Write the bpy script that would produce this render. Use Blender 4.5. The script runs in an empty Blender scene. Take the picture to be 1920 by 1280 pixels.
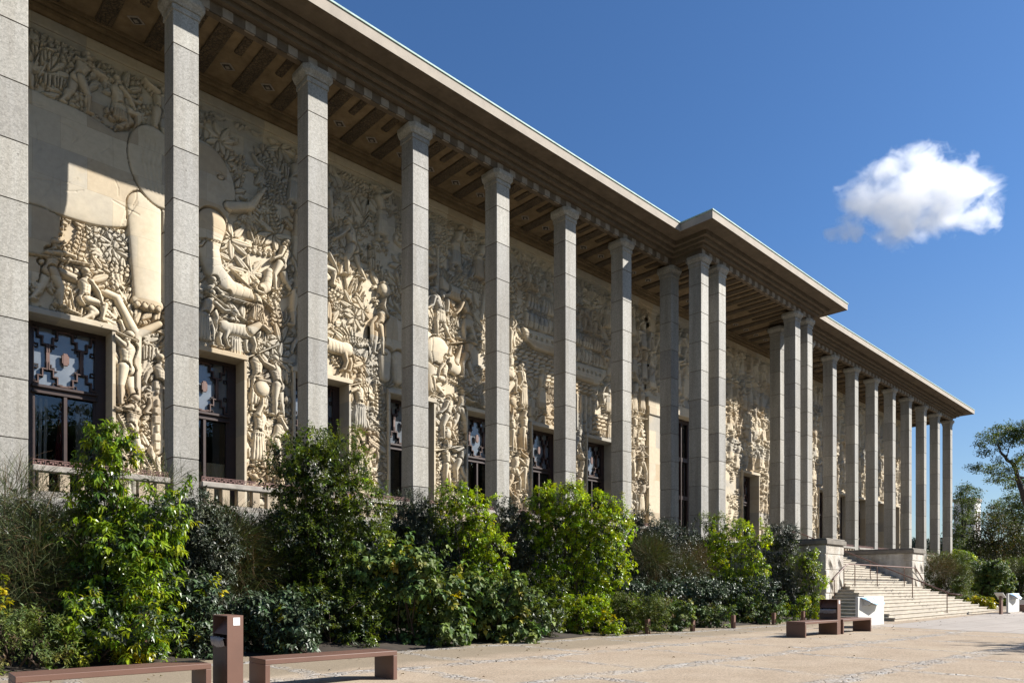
import bpy, math, random
import numpy as np
from math import sin, cos, pi, radians, atan2, sqrt, tan
from mathutils import Vector, Matrix

S = bpy.context.scene
COL = S.collection
rnd = random.Random(7)
npr = np.random.default_rng(11)

# ---------------------------------------------------------------- camera numbers (X along the facade, Y towards the building, Z up)
EYE = 1.31
FPX, TH, YH = 1332.6, 0.8063, 1100.19          # focal length in photo pixels, facade bearing, horizon row

def dirx(x): return TH - math.atan((x - 960) / FPX)
def on_plane(x, y, L):
    """photo pixel -> point on the vertical plane Y = L"""
    t = L / math.tan(dirx(x)); Z = t * cos(TH) + L * sin(TH)
    return t, L, EYE + (YH - y) * Z / FPX
def depth(t, L): return t * cos(TH) + L * sin(TH)
def at_depth(x, y, Z):
    R = (x - 960) / FPX * Z
    return (Z * cos(TH) + R * sin(TH), Z * sin(TH) - R * cos(TH), EYE + (YH - y) / FPX * Z)

# ---------------------------------------------------------------- materials
def new_mat(name):
    m = bpy.data.materials.new(name); m.use_nodes = True
    nt = m.node_tree; b = nt.nodes['Principled BSDF']
    return m, nt, b
def N(nt, typ, **kw):
    n = nt.nodes.new(typ)
    for k, v in kw.items():
        if k in n.inputs: n.inputs[k].default_value = v
        else: setattr(n, k, v)
    return n
def mix(nt, fac, a, b, blend='MIX'):
    n = nt.nodes.new('ShaderNodeMix'); n.data_type = 'RGBA'; n.blend_type = blend
    for s, v in ((0, fac), (6, a), (7, b)):
        if isinstance(v, bpy.types.NodeSocket): nt.links.new(v, n.inputs[s])
        elif s == 0: n.inputs[0].default_value = v
        else: n.inputs[s].default_value = (*v, 1) if len(v) == 3 else v
    return n.outputs[2]
def math_n(nt, op, a, b=0.0, c=None, clamp=False):
    n = nt.nodes.new('ShaderNodeMath'); n.operation = op; n.use_clamp = clamp
    for i, v in enumerate((a, b, c)):
        if v is None: continue
        if isinstance(v, bpy.types.NodeSocket): nt.links.new(v, n.inputs[i])
        else: n.inputs[i].default_value = v
    return n.outputs[0]
def ramp(nt, src, p0, p1, c0=(0, 0, 0), c1=(1, 1, 1)):
    n = nt.nodes.new('ShaderNodeValToRGB')
    n.color_ramp.elements[0].position = p0; n.color_ramp.elements[1].position = p1
    n.color_ramp.elements[0].color = (*c0, 1); n.color_ramp.elements[1].color = (*c1, 1)
    nt.links.new(src, n.inputs[0]); return n.outputs[0]
def pos(nt):
    return nt.nodes.new('ShaderNodeNewGeometry').outputs['Position']
def noise(nt, scale, detail=4, rough=.55, vec=None, dist=0.0):
    n = N(nt, 'ShaderNodeTexNoise', Scale=scale, Detail=detail, Roughness=rough, Distortion=dist)
    nt.links.new(vec if vec is not None else pos(nt), n.inputs['Vector']); return n.outputs['Fac']
def voro(nt, scale, feature='F1', vec=None, out='Distance'):
    n = N(nt, 'ShaderNodeTexVoronoi', Scale=scale); n.feature = feature
    nt.links.new(vec if vec is not None else pos(nt), n.inputs['Vector']); return n.outputs[out]
def bump(nt, b, height, strength=.4, dist=.02):
    n = N(nt, 'ShaderNodeBump', Strength=strength, Distance=dist)
    nt.links.new(height, n.inputs['Height']); nt.links.new(n.outputs[0], b.inputs['Normal'])
def scaled(nt, sx, sy, sz, rot=(0, 0, 0)):
    n = nt.nodes.new('ShaderNodeMapping'); n.inputs['Scale'].default_value = (sx, sy, sz); n.inputs['Rotation'].default_value = rot
    nt.links.new(pos(nt), n.inputs['Vector']); return n.outputs[0]
def simple(name, col, rough=.7, var=.15, scale=3.0, bmp=0.0, bscale=60, metal=0.0, spec=.5):
    m, nt, b = new_mat(name)
    f = noise(nt, scale, 5)
    lo = tuple(c * (1 - var) for c in col); hi = tuple(min(1, c * (1 + var)) for c in col)
    nt.links.new(mix(nt, ramp(nt, f, .3, .7), lo, hi), b.inputs['Base Color'])
    b.inputs['Roughness'].default_value = rough; b.inputs['Metallic'].default_value = metal
    b.inputs['Specular IOR Level'].default_value = spec
    if bmp: bump(nt, b, noise(nt, bscale, 3), bmp, .01)
    return m

def m_granite():
    m, nt, b = new_mat('speckled grey granite')
    p = pos(nt)
    sp = voro(nt, 26, 'F1', p, 'Color'); sx = N(nt, 'ShaderNodeSeparateColor'); nt.links.new(sp, sx.inputs[0])
    grain = ramp(nt, sx.outputs[0], .05, .95, (.345, .33, .295), (.62, .595, .54))
    sp2 = voro(nt, 80, 'F1', p, 'Color'); s2 = N(nt, 'ShaderNodeSeparateColor'); nt.links.new(sp2, s2.inputs[0])
    c = mix(nt, .45, grain, ramp(nt, s2.outputs[0], .1, .9, (.31, .295, .265), (.66, .635, .58)))
    # every block of a shaft has a tone of its own
    sep = N(nt, 'ShaderNodeSeparateXYZ'); nt.links.new(p, sep.inputs[0])
    blk = math_n(nt, 'FLOOR', math_n(nt, 'DIVIDE', math_n(nt, 'SUBTRACT', sep.outputs[2], .622), 1.4147))
    oi = nt.nodes.new('ShaderNodeObjectInfo')
    w = N(nt, 'ShaderNodeTexWhiteNoise'); w.noise_dimensions = '2D'
    cv = N(nt, 'ShaderNodeCombineXYZ'); nt.links.new(blk, cv.inputs[0]); nt.links.new(math_n(nt, 'MULTIPLY', oi.outputs['Random'], 97.0), cv.inputs[1])
    nt.links.new(cv.outputs[0], w.inputs['Vector'])
    tone = ramp(nt, w.outputs['Value'], 0, 1, (.80, .80, .81), (1.10, 1.09, 1.06))
    c = mix(nt, 1.0, c, tone, 'MULTIPLY')
    st = noise(nt, 1.0, 6, .65, scaled(nt, 2.6, 2.6, .22))
    c = mix(nt, 1.0, c, ramp(nt, st, .3, .62, (.72, .69, .64), (1, 1, 1)), 'MULTIPLY')
    pit = ramp(nt, voro(nt, 3.1, 'F1', p), .045, .075, (.45, .44, .42), (1, 1, 1))
    c = mix(nt, 1.0, c, pit, 'MULTIPLY')
    nt.links.new(c, b.inputs['Base Color']); b.inputs['Roughness'].default_value = .75
    bump(nt, b, noise(nt, 90, 2), .25, .004)
    return m

def m_limestone(name, base=(.70, .60, .45), grey=(.47, .44, .385), ochre=(.58, .45, .285)):
    m, nt, b = new_mat(name)
    p = pos(nt)
    sep = N(nt, 'ShaderNodeSeparateXYZ'); nt.links.new(p, sep.inputs[0])
    row = math_n(nt, 'FLOOR', math_n(nt, 'DIVIDE', sep.outputs[2], .92))
    u = math_n(nt, 'ADD', math_n(nt, 'DIVIDE', sep.outputs[0], 1.35), math_n(nt, 'MULTIPLY', row, .5))
    cv = N(nt, 'ShaderNodeCombineXYZ'); nt.links.new(math_n(nt, 'FLOOR', u), cv.inputs[0]); nt.links.new(row, cv.inputs[1])
    w = N(nt, 'ShaderNodeTexWhiteNoise'); w.noise_dimensions = '2D'; nt.links.new(cv.outputs[0], w.inputs['Vector'])
    big = noise(nt, .35, 5, .6)
    g = math_n(nt, 'MULTIPLY', ramp(nt, w.outputs['Value'], .35, .8), ramp(nt, big, .36, .56))
    c = mix(nt, g, base, grey)
    och = math_n(nt, 'MULTIPLY', ramp(nt, noise(nt, .8, 5, .6, None, .4), .56, .72), .45)
    c = mix(nt, och, c, ochre)
    w3 = N(nt, 'ShaderNodeTexWhiteNoise'); w3.noise_dimensions = '3D'; nt.links.new(cv.outputs[0], w3.inputs['Vector'])
    c = mix(nt, math_n(nt, 'MULTIPLY', ramp(nt, w3.outputs['Value'], .72, .9), .55), c, (.50, .375, .235))
    c = mix(nt, 1.0, c, ramp(nt, noise(nt, 6, 6, .65), .25, .7, (.86, .85, .83), (1.04, 1.03, 1.0)), 'MULTIPLY')
    # joints between the blocks
    fu = math_n(nt, 'FRACT', u); fv = math_n(nt, 'FRACT', math_n(nt, 'DIVIDE', sep.outputs[2], .92))
    ju = math_n(nt, 'LESS_THAN', fu, .007); jv = math_n(nt, 'LESS_THAN', fv, .011)
    j = math_n(nt, 'MULTIPLY', math_n(nt, 'MAXIMUM', ju, jv), .35)
    c = mix(nt, j, c, (.22, .17, .11))
    nt.links.new(c, b.inputs['Base Color']); b.inputs['Roughness'].default_value = .85
    b.inputs['Specular IOR Level'].default_value = .25
    bump(nt, b, noise(nt, 45, 4), .3, .006)
    return m

def m_soffit(name, base, dark, scale):
    m, nt, b = new_mat(name)
    f = noise(nt, 1.6, 6, .65); c = mix(nt, ramp(nt, f, .3, .7), dark, base)
    st = noise(nt, 3.5, 6, .7); c = mix(nt, 1.0, c, ramp(nt, st, .3, .6, (.7, .66, .6), (1, 1, 1)), 'MULTIPLY')
    nt.links.new(c, b.inputs['Base Color']); b.inputs['Roughness'].default_value = .9
    bump(nt, b, noise(nt, scale, 4), .4, .01)
    return m

def m_carved(name, hi, lo, scale):
    m, nt, b = new_mat(name)
    d = voro(nt, scale, 'DISTANCE_TO_EDGE', None)
    c = mix(nt, ramp(nt, noise(nt, 2, 4), .3, .7), lo, hi)
    c = mix(nt, ramp(nt, d, .02, .10, (.7, .7, .7), (0, 0, 0)), c, tuple(x * .45 for x in lo))
    nt.links.new(c, b.inputs['Base Color']); b.inputs['Roughness'].default_value = .9
    bump(nt, b, ramp(nt, d, 0, .16), 1.0, .04)
    return m

def m_rough_stone():
    m, nt, b = new_mat('rough hewn grey stone')
    c = mix(nt, ramp(nt, noise(nt, 2.5, 8, .7), .3, .7), (.38, .345, .30), (.66, .62, .55))
    st = noise(nt, 1.0, 5, .6, scaled(nt, 1.5, 1.5, .35)); c = mix(nt, 1.0, c, ramp(nt, st, .35, .6, (.62, .58, .52), (1, 1, 1)), 'MULTIPLY')
    nt.links.new(c, b.inputs['Base Color']); b.inputs['Roughness'].default_value = .9
    bump(nt, b, noise(nt, 6, 8, .7), .8, .06)
    return m

def m_ground():
    m, nt, b = new_mat('tan gravel with cobbled strips')
    p = pos(nt)
    mp = nt.nodes.new('ShaderNodeMapping'); mp.inputs['Rotation'].default_value = (0, 0, .052)
    nt.links.new(p, mp.inputs['Vector'])
    dn = N(nt, 'ShaderNodeTexNoise', Scale=.9, Detail=5.0, Roughness=.65); nt.links.new(p, dn.inputs['Vector'])
    off = N(nt, 'ShaderNodeVectorMath'); off.operation = 'MULTIPLY_ADD'
    nt.links.new(dn.outputs['Color'], off.inputs[0]); off.inputs[1].default_value = (.5, .5, 0); nt.links.new(mp.outputs[0], off.inputs[2])
    sep = N(nt, 'ShaderNodeSeparateXYZ'); nt.links.new(off.outputs[0], sep.inputs[0])
    v = math_n(nt, 'DIVIDE', math_n(nt, 'SUBTRACT', sep.outputs[1], 4.82), 2.62)
    row = math_n(nt, 'FLOOR', math_n(nt, 'ADD', v, .5))
    dv = math_n(nt, 'MULTIPLY', math_n(nt, 'ABSOLUTE', math_n(nt, 'SUBTRACT', v, row)), 2.62)
    cell = math_n(nt, 'FLOOR', v)
    uu = math_n(nt, 'DIVIDE', math_n(nt, 'ADD', math_n(nt, 'SUBTRACT', sep.outputs[0], 10.8), math_n(nt, 'MULTIPLY', cell, 1.45)), 2.9)
    ru = math_n(nt, 'FLOOR', math_n(nt, 'ADD', uu, .5))
    du = math_n(nt, 'MULTIPLY', math_n(nt, 'ABSOLUTE', math_n(nt, 'SUBTRACT', uu, ru)), 2.9)
    mk = math_n(nt, 'MAXIMUM', ramp(nt, dv, .16, .24, (1, 1, 1), (0, 0, 0)), ramp(nt, du, .10, .17, (.8, .8, .8), (0, 0, 0)))
    patch = ramp(nt, noise(nt, 1.7, 5, .7), .40, .60)
    mk = math_n(nt, 'MULTIPLY', mk, math_n(nt, 'MULTIPLY_ADD', patch, .82, .1))
    sepw = N(nt, 'ShaderNodeSeparateXYZ'); nt.links.new(p, sepw.inputs[0])
    cb = voro(nt, 8.5, 'F1', p, 'Color'); cbs = N(nt, 'ShaderNodeSeparateColor'); nt.links.new(cb, cbs.inputs[0])
    ce = voro(nt, 8.5, 'DISTANCE_TO_EDGE', p)
    cob = mix(nt, ramp(nt, ce, .02, .09), (.17, .14, .11), ramp(nt, cbs.outputs[0], 0, 1, (.36, .345, .33), (.66, .63, .59)))
    g1 = noise(nt, 1.1, 6, .7); g2 = noise(nt, 26, 6, .8); g3 = voro(nt, 55, 'F1', p, 'Color')
    s3 = N(nt, 'ShaderNodeSeparateColor'); nt.links.new(g3, s3.inputs[0])
    gr = mix(nt, ramp(nt, g1, .3, .72), (.46, .36, .26), (.59, .48, .365))
    gr = mix(nt, 1.0, gr, ramp(nt, g2, .3, .7, (.62, .61, .60), (1.2, 1.2, 1.2)), 'MULTIPLY')
    gr = mix(nt, .45, gr, mix(nt, 1.0, gr, ramp(nt, s3.outputs[0], 0, 1, (.45, .45, .45), (1.4, 1.38, 1.35)), 'MULTIPLY'))
    scuff = ramp(nt, noise(nt, .33, 6, .6, None, .6), .5, .72)
    gr = mix(nt, math_n(nt, 'MULTIPLY', scuff, .5), gr, (.57, .475, .35))
    # compacted greyish margin along the planting bed
    edge = math_n(nt, 'ADD', sepw.outputs[1], math_n(nt, 'MULTIPLY', noise(nt, 1.2, 4), 1.2))
    eg = ramp(nt, math_n(nt, 'MULTIPLY', edge, .05), .523, .545)
    gr = mix(nt, math_n(nt, 'MULTIPLY', eg, .75), gr, mix(nt, ramp(nt, g2, .3, .7), (.245, .195, .135), (.345, .285, .2)))
    c = mix(nt, mk, gr, cob)
    leaf = math_n(nt, 'MULTIPLY', ramp(nt, voro(nt, 1.35, 'F1', p), .018, .024, (1, 1, 1), (0, 0, 0)), .7)
    c = mix(nt, leaf, c, (.09, .055, .03))
    nt.links.new(c, b.inputs['Base Color']); b.inputs['Roughness'].default_value = .95
    b.inputs['Specular IOR Level'].default_value = .15
    h = math_n(nt, 'ADD', math_n(nt, 'MULTIPLY', g2, .5), math_n(nt, 'MULTIPLY', mk, math_n(nt, 'MULTIPLY', ramp(nt, ce, 0, .12), 1.6)))
    bump(nt, b, h, .7, .02)
    return m

def m_paving():
    m, nt, b = new_mat('pale paving slabs')
    p = pos(nt)
    br = N(nt, 'ShaderNodeTexBrick', Scale=1.0); br.inputs['Mortar Size'].default_value = .012
    br.inputs['Brick Width'].default_value = 2.4; br.inputs['Row Height'].default_value = 1.25
    br.inputs['Color1'].default_value = (.52, .455, .40, 1); br.inputs['Color2'].default_value = (.47, .415, .365, 1); br.inputs['Mortar'].default_value = (.26, .22, .18, 1)
    nt.links.new(p, br.inputs['Vector'])
    c = mix(nt, 1.0, br.outputs['Color'], ramp(nt, noise(nt, 1.3, 7, .7), .3, .7, (.8, .79, .78), (1.1, 1.1, 1.1)), 'MULTIPLY')
    c = mix(nt, 1.0, c, ramp(nt, noise(nt, 40, 3, .7), .3, .7, (.86, .86, .86), (1.08, 1.08, 1.08)), 'MULTIPLY')
    nt.links.new(c, b.inputs['Base Color']); b.inputs['Roughness'].default_value = .9
    bump(nt, b, noise(nt, 40, 3), .3, .006)
    return m

def m_glass(name, rough=.02, dark=.75, wav=.0, ior=1.75, pale_mix=0.0):
    m = bpy.data.materials.new(name); m.use_nodes = True; nt = m.node_tree; nt.nodes.clear()
    out = nt.nodes.new('ShaderNodeOutputMaterial')
    tr = N(nt, 'ShaderNodeBsdfTransparent'); tr.inputs[0].default_value = (1 - dark, 1 - dark, 1 - dark, 1)
    gl = N(nt, 'ShaderNodeBsdfGlossy', Roughness=rough); gl.inputs[0].default_value = (.9, .95, 1, 1)
    fr = N(nt, 'ShaderNodeFresnel', IOR=ior)
    if wav:
        bp = N(nt, 'ShaderNodeBump', Strength=wav, Distance=.02); nt.links.new(noise(nt, 2.2, 2), bp.inputs['Height'])
        nt.links.new(bp.outputs[0], gl.inputs['Normal'])
    ms = nt.nodes.new('ShaderNodeMixShader')
    nt.links.new(fr.outputs[0], ms.inputs[0]); nt.links.new(tr.outputs[0], ms.inputs[1]); nt.links.new(gl.outputs[0], ms.inputs[2])
    res = ms.outputs[0]
    if pale_mix:  # mottled grey-blue diffuse colour mixed into the pane
        df = nt.nodes.new('ShaderNodeBsdfDiffuse'); nt.links.new(mix(nt, ramp(nt, noise(nt, 1.6, 4, .6), .3, .7), (.20, .225, .25), (.29, .315, .34)), df.inputs[0])
        m2 = nt.nodes.new('ShaderNodeMixShader'); m2.inputs[0].default_value = pale_mix; nt.links.new(res, m2.inputs[1]); nt.links.new(df.outputs[0], m2.inputs[2]); res = m2.outputs[0]
    nt.links.new(res, out.inputs[0])
    return m

def m_leaf(name, gloss=.35, trans=.35, spec=.5, tcol=(1.25, 1.3, .5)):
    """leaf colour comes from the 'tint' attribute (a random hue for each leaf)"""
    m = bpy.data.materials.new(name); m.use_nodes = True; nt = m.node_tree
    b = nt.nodes['Principled BSDF']; out = nt.nodes['Material Output']
    at = N(nt, 'ShaderNodeAttribute'); at.attribute_name = 'tint'
    nt.links.new(at.outputs['Color'], b.inputs['Base Color'])
    b.inputs['Roughness'].default_value = gloss; b.inputs['Specular IOR Level'].default_value = spec
    tl = N(nt, 'ShaderNodeBsdfTranslucent')
    nt.links.new(mix(nt, 1.0, at.outputs['Color'], tcol, 'MULTIPLY'), tl.inputs[0])
    ms = nt.nodes.new('ShaderNodeMixShader'); ms.inputs[0].default_value = trans
    nt.links.new(b.outputs[0], ms.inputs[1]); nt.links.new(tl.outputs[0], ms.inputs[2]); nt.links.new(ms.outputs[0], out.inputs[0])
    return m

M = {
 'granite': m_granite(), 'relief': m_limestone('carved cream limestone'),
 'plain': m_limestone('smooth cream limestone', (.69, .595, .45)),
 'soffit': m_soffit('brown stained ceiling stone', (.33, .235, .128), (.20, .14, .072), 30),
 'cornice': m_soffit('weathered cornice stone', (.205, .155, .105), (.135, .10, .066), 50),
 'fascia': simple('pinkish beige fascia stone', (.46, .395, .32), .85, .12, 2.0, .2, 70),
 'carved': m_carved('dark carved ceiling band', (.175, .122, .066), (.10, .068, .036), 9),
 'frieze_pale': simple('pale frieze block', (.34, .29, .235), .9, .2, 6, .2),
 'frieze_dark': m_carved('dark carved frieze block', (.11, .09, .07), (.06, .05, .04), 7),
 'copper': simple('green copper edging', (.42, .58, .52), .7, .2, 4),
 'frame': simple('dark bronze window frame', (.042, .020, .016), .5, .25, 5),
 'grille': simple('red brown painted lattice', (.135, .068, .05), .55, .15, 6),
 'plaque': simple('pink brown lattice plaque', (.17, .088, .068), .6, .12, 9),
 'glass': m_glass('dark window glass', .01, dark=.15), 'glass_up': m_glass('rippled upper glass', .07, dark=.45, wav=.12, ior=2.4, pale_mix=.5),
 'mortar': simple('dark joint mortar', (.24, .20, .16), .95, .3, 5),
 'dark': simple('near black room gloom', (.018, .015, .013), .9, .3, 2),  # gloom of the unlit rooms put into a near-black wall colour
 'iron': simple('red brown painted iron', (.20, .095, .078), .6, .15, 8),
 'stone_rail': simple('weathered grey rail stone', (.40, .36, .31), .9, .25, 5, .3, 40),
 'baluster': simple('tan baluster stone', (.50, .40, .28), .9, .2, 3, .3, 40),
 'rough': m_rough_stone(), 'step': simple('worn pale step stone', (.57, .505, .41), .9, .18, 2.4, .25, 30),
 'coping': simple('grey coping stone', (.25, .22, .18), .9, .25, 3, .3, 30),
 'ground': m_ground(), 'paving': m_paving(),
 'soil': simple('dark planting soil', (.05, .036, .024), .95, .4, 3, .5, 14),
 'steel': simple('brown painted steel', (.195, .100, .070), .5, .10, 2.2, .05, 120),
 'steel_dark': simple('dark brown steel', (.10, .05, .038), .55, .12, 4),
 'white': simple('white painted panel', (.78, .77, .72), .6, .06, 2.5, .08, 30),
 'bag': simple('translucent grey bin bag', (.32, .30, .31), .3, .25, 14, .6, 22),
 'sticker': simple('white sticker', (.8, .8, .79), .5, .03, 5),
 'curtain': simple('cream curtain cloth', (.70, .58, .38), .9, .08, 4),
 'red_cloth': simple('crimson curtain cloth', (.20, .012, .03), .85, .15, 4),
 'pale_cloth': simple('pale grey curtain strips', (.62, .62, .58), .85, .1, 4),
 'bark': simple('brown grey bark', (.10, .078, .058), .95, .35, 9, .7, 18),
 'twig': simple('brown twig bark', (.085, .055, .035), .9, .3, 8),
 'leaf_gloss': m_leaf('glossy leaf', .30, .42, .45, (1.55, 1.45, .35)), 'leaf_matte': m_leaf('matte leaf', .5, .28, .3),
 'leaf_dark': m_leaf('dark leathery leaf', .42, .10, .5, (1, 1.1, .6)), 'blade': m_leaf('thin green stem', .6, .2, .2),
 'leaf_far': m_leaf('tree leaf', .5, .35, .25),
}

def tone(m, k):
    nt = m.node_tree; b = nt.nodes.get('Principled BSDF')
    if b is None or 'leaf' in m.name or 'stem' in m.name: return
    l = b.inputs['Base Color'].links
    if l: nt.links.new(mix(nt, 1.0, l[0].from_socket, (k, k, k), 'MULTIPLY'), b.inputs['Base Color'])
for k_, m_ in M.items(): tone(m_, .9 * {'white': .72, 'sticker': .9, 'granite': .64, 'rough': .98, 'relief': .80, 'plain': .77, 'ground': .73, 'curtain': .9}.get(k_, .71))

# ---------------------------------------------------------------- mesh helpers
class MB:
    def __init__(self): self.v = []; self.f = []; self.m = []
    def add(self, vs, fs, mi=0):
        o = len(self.v); self.v += [tuple(p) for p in vs]; self.f += [tuple(i + o for i in f) for f in fs]; self.m += [mi] * len(fs)
    def box(self, x0, x1, y0, y1, z0, z1, mi=0):
        self.add([(x0, y0, z0), (x1, y0, z0), (x1, y1, z0), (x0, y1, z0), (x0, y0, z1), (x1, y0, z1), (x1, y1, z1), (x0, y1, z1)],
                 [(0, 3, 2, 1), (4, 5, 6, 7), (0, 1, 5, 4), (1, 2, 6, 5), (2, 3, 7, 6), (3, 0, 4, 7)], mi)
    def bbox(self, x0, x1, y0, y1, z0, z1, c=.01, mi=0):
        """box with chamfered vertical and horizontal edges"""
        X = [(x0, x1, y0 + c, y1 - c), (x0 + c, x1 - c, y0, y1)]
        def ring(d, z):
            return [(x0 + c + d, y0 + d, z), (x1 - c - d, y0 + d, z), (x1 - d, y0 + c + d, z), (x1 - d, y1 - c - d, z),
                    (x1 - c - d, y1 - d, z), (x0 + c + d, y1 - d, z), (x0 + d, y1 - c - d, z), (x0 + d, y0 + c + d, z)]
        R = ring(c * .7, z0) + ring(0, z0 + c) + ring(0, z1 - c) + ring(c * .7, z1)
        F = [tuple(range(7, -1, -1)), tuple(range(24, 32))]
        for k in range(3):
            for i in range(8):
                j = (i + 1) % 8; F.append((k * 8 + i, k * 8 + j, k * 8 + 8 + j, k * 8 + 8 + i))
        self.add(R, F, mi)
    def tube(self, pts, r, n=8, mi=0, r1=None):
        pts = [Vector(p) for p in pts]; o = len(self.v); K = len(pts); r1 = r if r1 is None else r1
        for i, p in enumerate(pts):
            d = (pts[min(i + 1, K - 1)] - pts[max(i - 1, 0)]).normalized()
            a = d.orthogonal().normalized() if abs(d.z) > .95 else d.cross(Vector((0, 0, 1))).normalized()
            b = d.cross(a); rr = r + (r1 - r) * i / max(1, K - 1)
            for k in range(n):
                q = p + (a * cos(2 * pi * k / n) + b * sin(2 * pi * k / n)) * rr; self.v.append(tuple(q))
        for i in range(K - 1):
            for k in range(n):
                l = (k + 1) % n; self.f.append((o + i * n + k, o + i * n + l, o + (i + 1) * n + l, o + (i + 1) * n + k)); self.m.append(mi)
        self.f.append(tuple(o + k for k in range(n - 1, -1, -1))); self.f.append(tuple(o + (K - 1) * n + k for k in range(n))); self.m += [mi, mi]
    def prism(self, poly, axis, a0, a1, mi=0):
        """extrude a closed 2-D outline; axis 'x': poly is (y,z), axis 'y': poly is (x,z), axis 'z': poly is (x,y)"""
        n = len(poly)
        def P(u, v, a): return {'x': (a, u, v), 'y': (u, a, v), 'z': (u, v, a)}[axis]
        vs = [P(u, v, a0) for u, v in poly] + [P(u, v, a1) for u, v in poly]
        fs = [tuple(range(n)), tuple(range(2 * n - 1, n - 1, -1))] + [(i, i + n, (i + 1) % n + n, (i + 1) % n) for i in range(n)]
        self.add(vs, fs, mi)
    def build(self, name, mats, parent=None, smooth=False, loc=None, fix=True):
        me = bpy.data.meshes.new(name); me.from_pydata(self.v, [], self.f)
        mats = mats if isinstance(mats, (list, tuple)) else [mats]
        for m in mats: me.materials.append(m)
        if len(mats) > 1: me.polygons.foreach_set('material_index', self.m)
        if fix:
            import bmesh
            bm = bmesh.new(); bm.from_mesh(me); bmesh.ops.recalc_face_normals(bm, faces=bm.faces); bm.to_mesh(me); bm.free()
        if smooth: me.polygons.foreach_set('use_smooth', [True] * len(me.polygons))
        me.update()
        return link(name, me, parent, loc)
def link(name, me, parent=None, loc=None):
    o = bpy.data.objects.new(name, me); COL.objects.link(o)
    if parent is not None: o.parent = parent
    if loc is not None: o.location = loc
    return o
def np_mesh(name, V, F, mats, parent=None, smooth=False, tint=None, loc=None):
    me = bpy.data.meshes.new(name); k = F.shape[1]
    me.vertices.add(len(V)); me.vertices.foreach_set('co', np.ascontiguousarray(V, np.float32).ravel())
    me.loops.add(F.size); me.loops.foreach_set('vertex_index', np.ascontiguousarray(F, np.int32).ravel())
    me.polygons.add(len(F)); me.polygons.foreach_set('loop_start', np.arange(0, F.size, k, dtype=np.int32))
    me.polygons.foreach_set('use_smooth', np.full(len(F), bool(smooth)))
    me.update(calc_edges=True)
    for m in (mats if isinstance(mats, (list, tuple)) else [mats]): me.materials.append(m)
    if tint is not None:
        a = me.attributes.new('tint', 'FLOAT_COLOR', 'POINT')
        a.data.foreach_set('color', np.concatenate([tint, np.ones((len(tint), 1))], 1).astype(np.float32).ravel())
    return link(name, me, parent, loc)
def empty(name, loc=(0, 0, 0), rz=0.0):
    o = bpy.data.objects.new(name, None); COL.objects.link(o); o.location = loc; o.rotation_euler = (0, 0, rz); o.empty_display_size = .3
    return o
def tag(o, label=None, cat=None, group=None, kind=None):
    if label: o['label'] = label
    if cat: o['category'] = cat
    if group: o['group'] = group
    if kind: o['kind'] = kind
    return o
def copy_tree(o, parent=None):
    c = o.copy(); COL.objects.link(c); inv = o.matrix_parent_inverse.copy(); c.parent = parent; c.matrix_parent_inverse = inv
    for ch in list(o.children): copy_tree(ch, c)
    return c
SKY, SUNE, EXPO = .0455, 5.0, 1.14
# ================================================================ the museum building
T1, BAY, CW, HB = 6.748, 4.0, .693, 1.4147        # first full column, bay, shaft width, block height
LC, LP, LW = 20.41, 18.693, 23.65                 # column row, porch row, carved wall
ZJ = 14.873 + EYE                                 # topmost joint of the shafts
ZF = 3.5                                          # terrace floor
ZS = 17.82                                        # ceiling of the gallery
EO = 1.5134                                       # overhang of the eaves
ZE = 16.962 + EYE                                 # underside of the eaves
def tcol(k): return T1 + BAY * (k - 1)
def wcen(i): return 4.98 + BAY * i

building = empty('museum_building', (37.1, 24, 0))
tag(building, 'long stone museum with a tall square colonnade, carved cream wall and flat overhanging roof', 'building')
class WB(MB):
    """builder whose result is a part of a thing standing at its own base, given in world coordinates"""
    root = building
    def part(self, name, mats, parent=None, smooth=False, root=None, fix=True):
        root = root or self.root
        o = self.build(name, mats, parent or root, smooth, fix=fix)
        o.matrix_parent_inverse = Matrix.Identity(4) if parent else Matrix.Translation(-Vector(root.location))
        return o

# ---- columns: one pattern of stacked blocks, copied along the rows
def column_mesh():
    mb = MB(); c = .014
    def sec(i, z): return [(c + i, i, z), (CW - c - i, i, z), (CW - i, c + i, z), (CW - i, CW - c - i, z), (CW - c - i, CW - i, z), (c + i, CW - i, z), (i, CW - c - i, z), (i, c + i, z)]
    zs = [ZF]; z = ZJ
    js = [ZJ - HB * k for k in range(0, 10) if ZJ - HB * k > ZF + .3][::-1] + [17.10]
    rings = []; z0 = ZF
    for j in js:
        rings += [(0, z0), (.004, j - .013), (.026, j - .012), (.026, j + .012)]; z0 = j + .013
    rings = rings[:-2]; ng = len(rings) - 2
    # neck band, then the flaring cap with clipped corners
    rings += [(-.03, 17.10), (-.03, 17.22), (-.015, 17.235), (-.02, 17.26)]
    o = []
    for i, z in rings: o += sec(i, z)
    F = []
    for k in range(len(rings) - 1):
        for i in range(8):
            j = (i + 1) % 8; F.append((k * 8 + i, k * 8 + j, k * 8 + 8 + j, k * 8 + 8 + i))
    mb.add(o, F); mb.m = [1 if (n // 8) < ng and (n // 8) % 4 else 0 for n in range(len(F))]
    return mb
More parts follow.
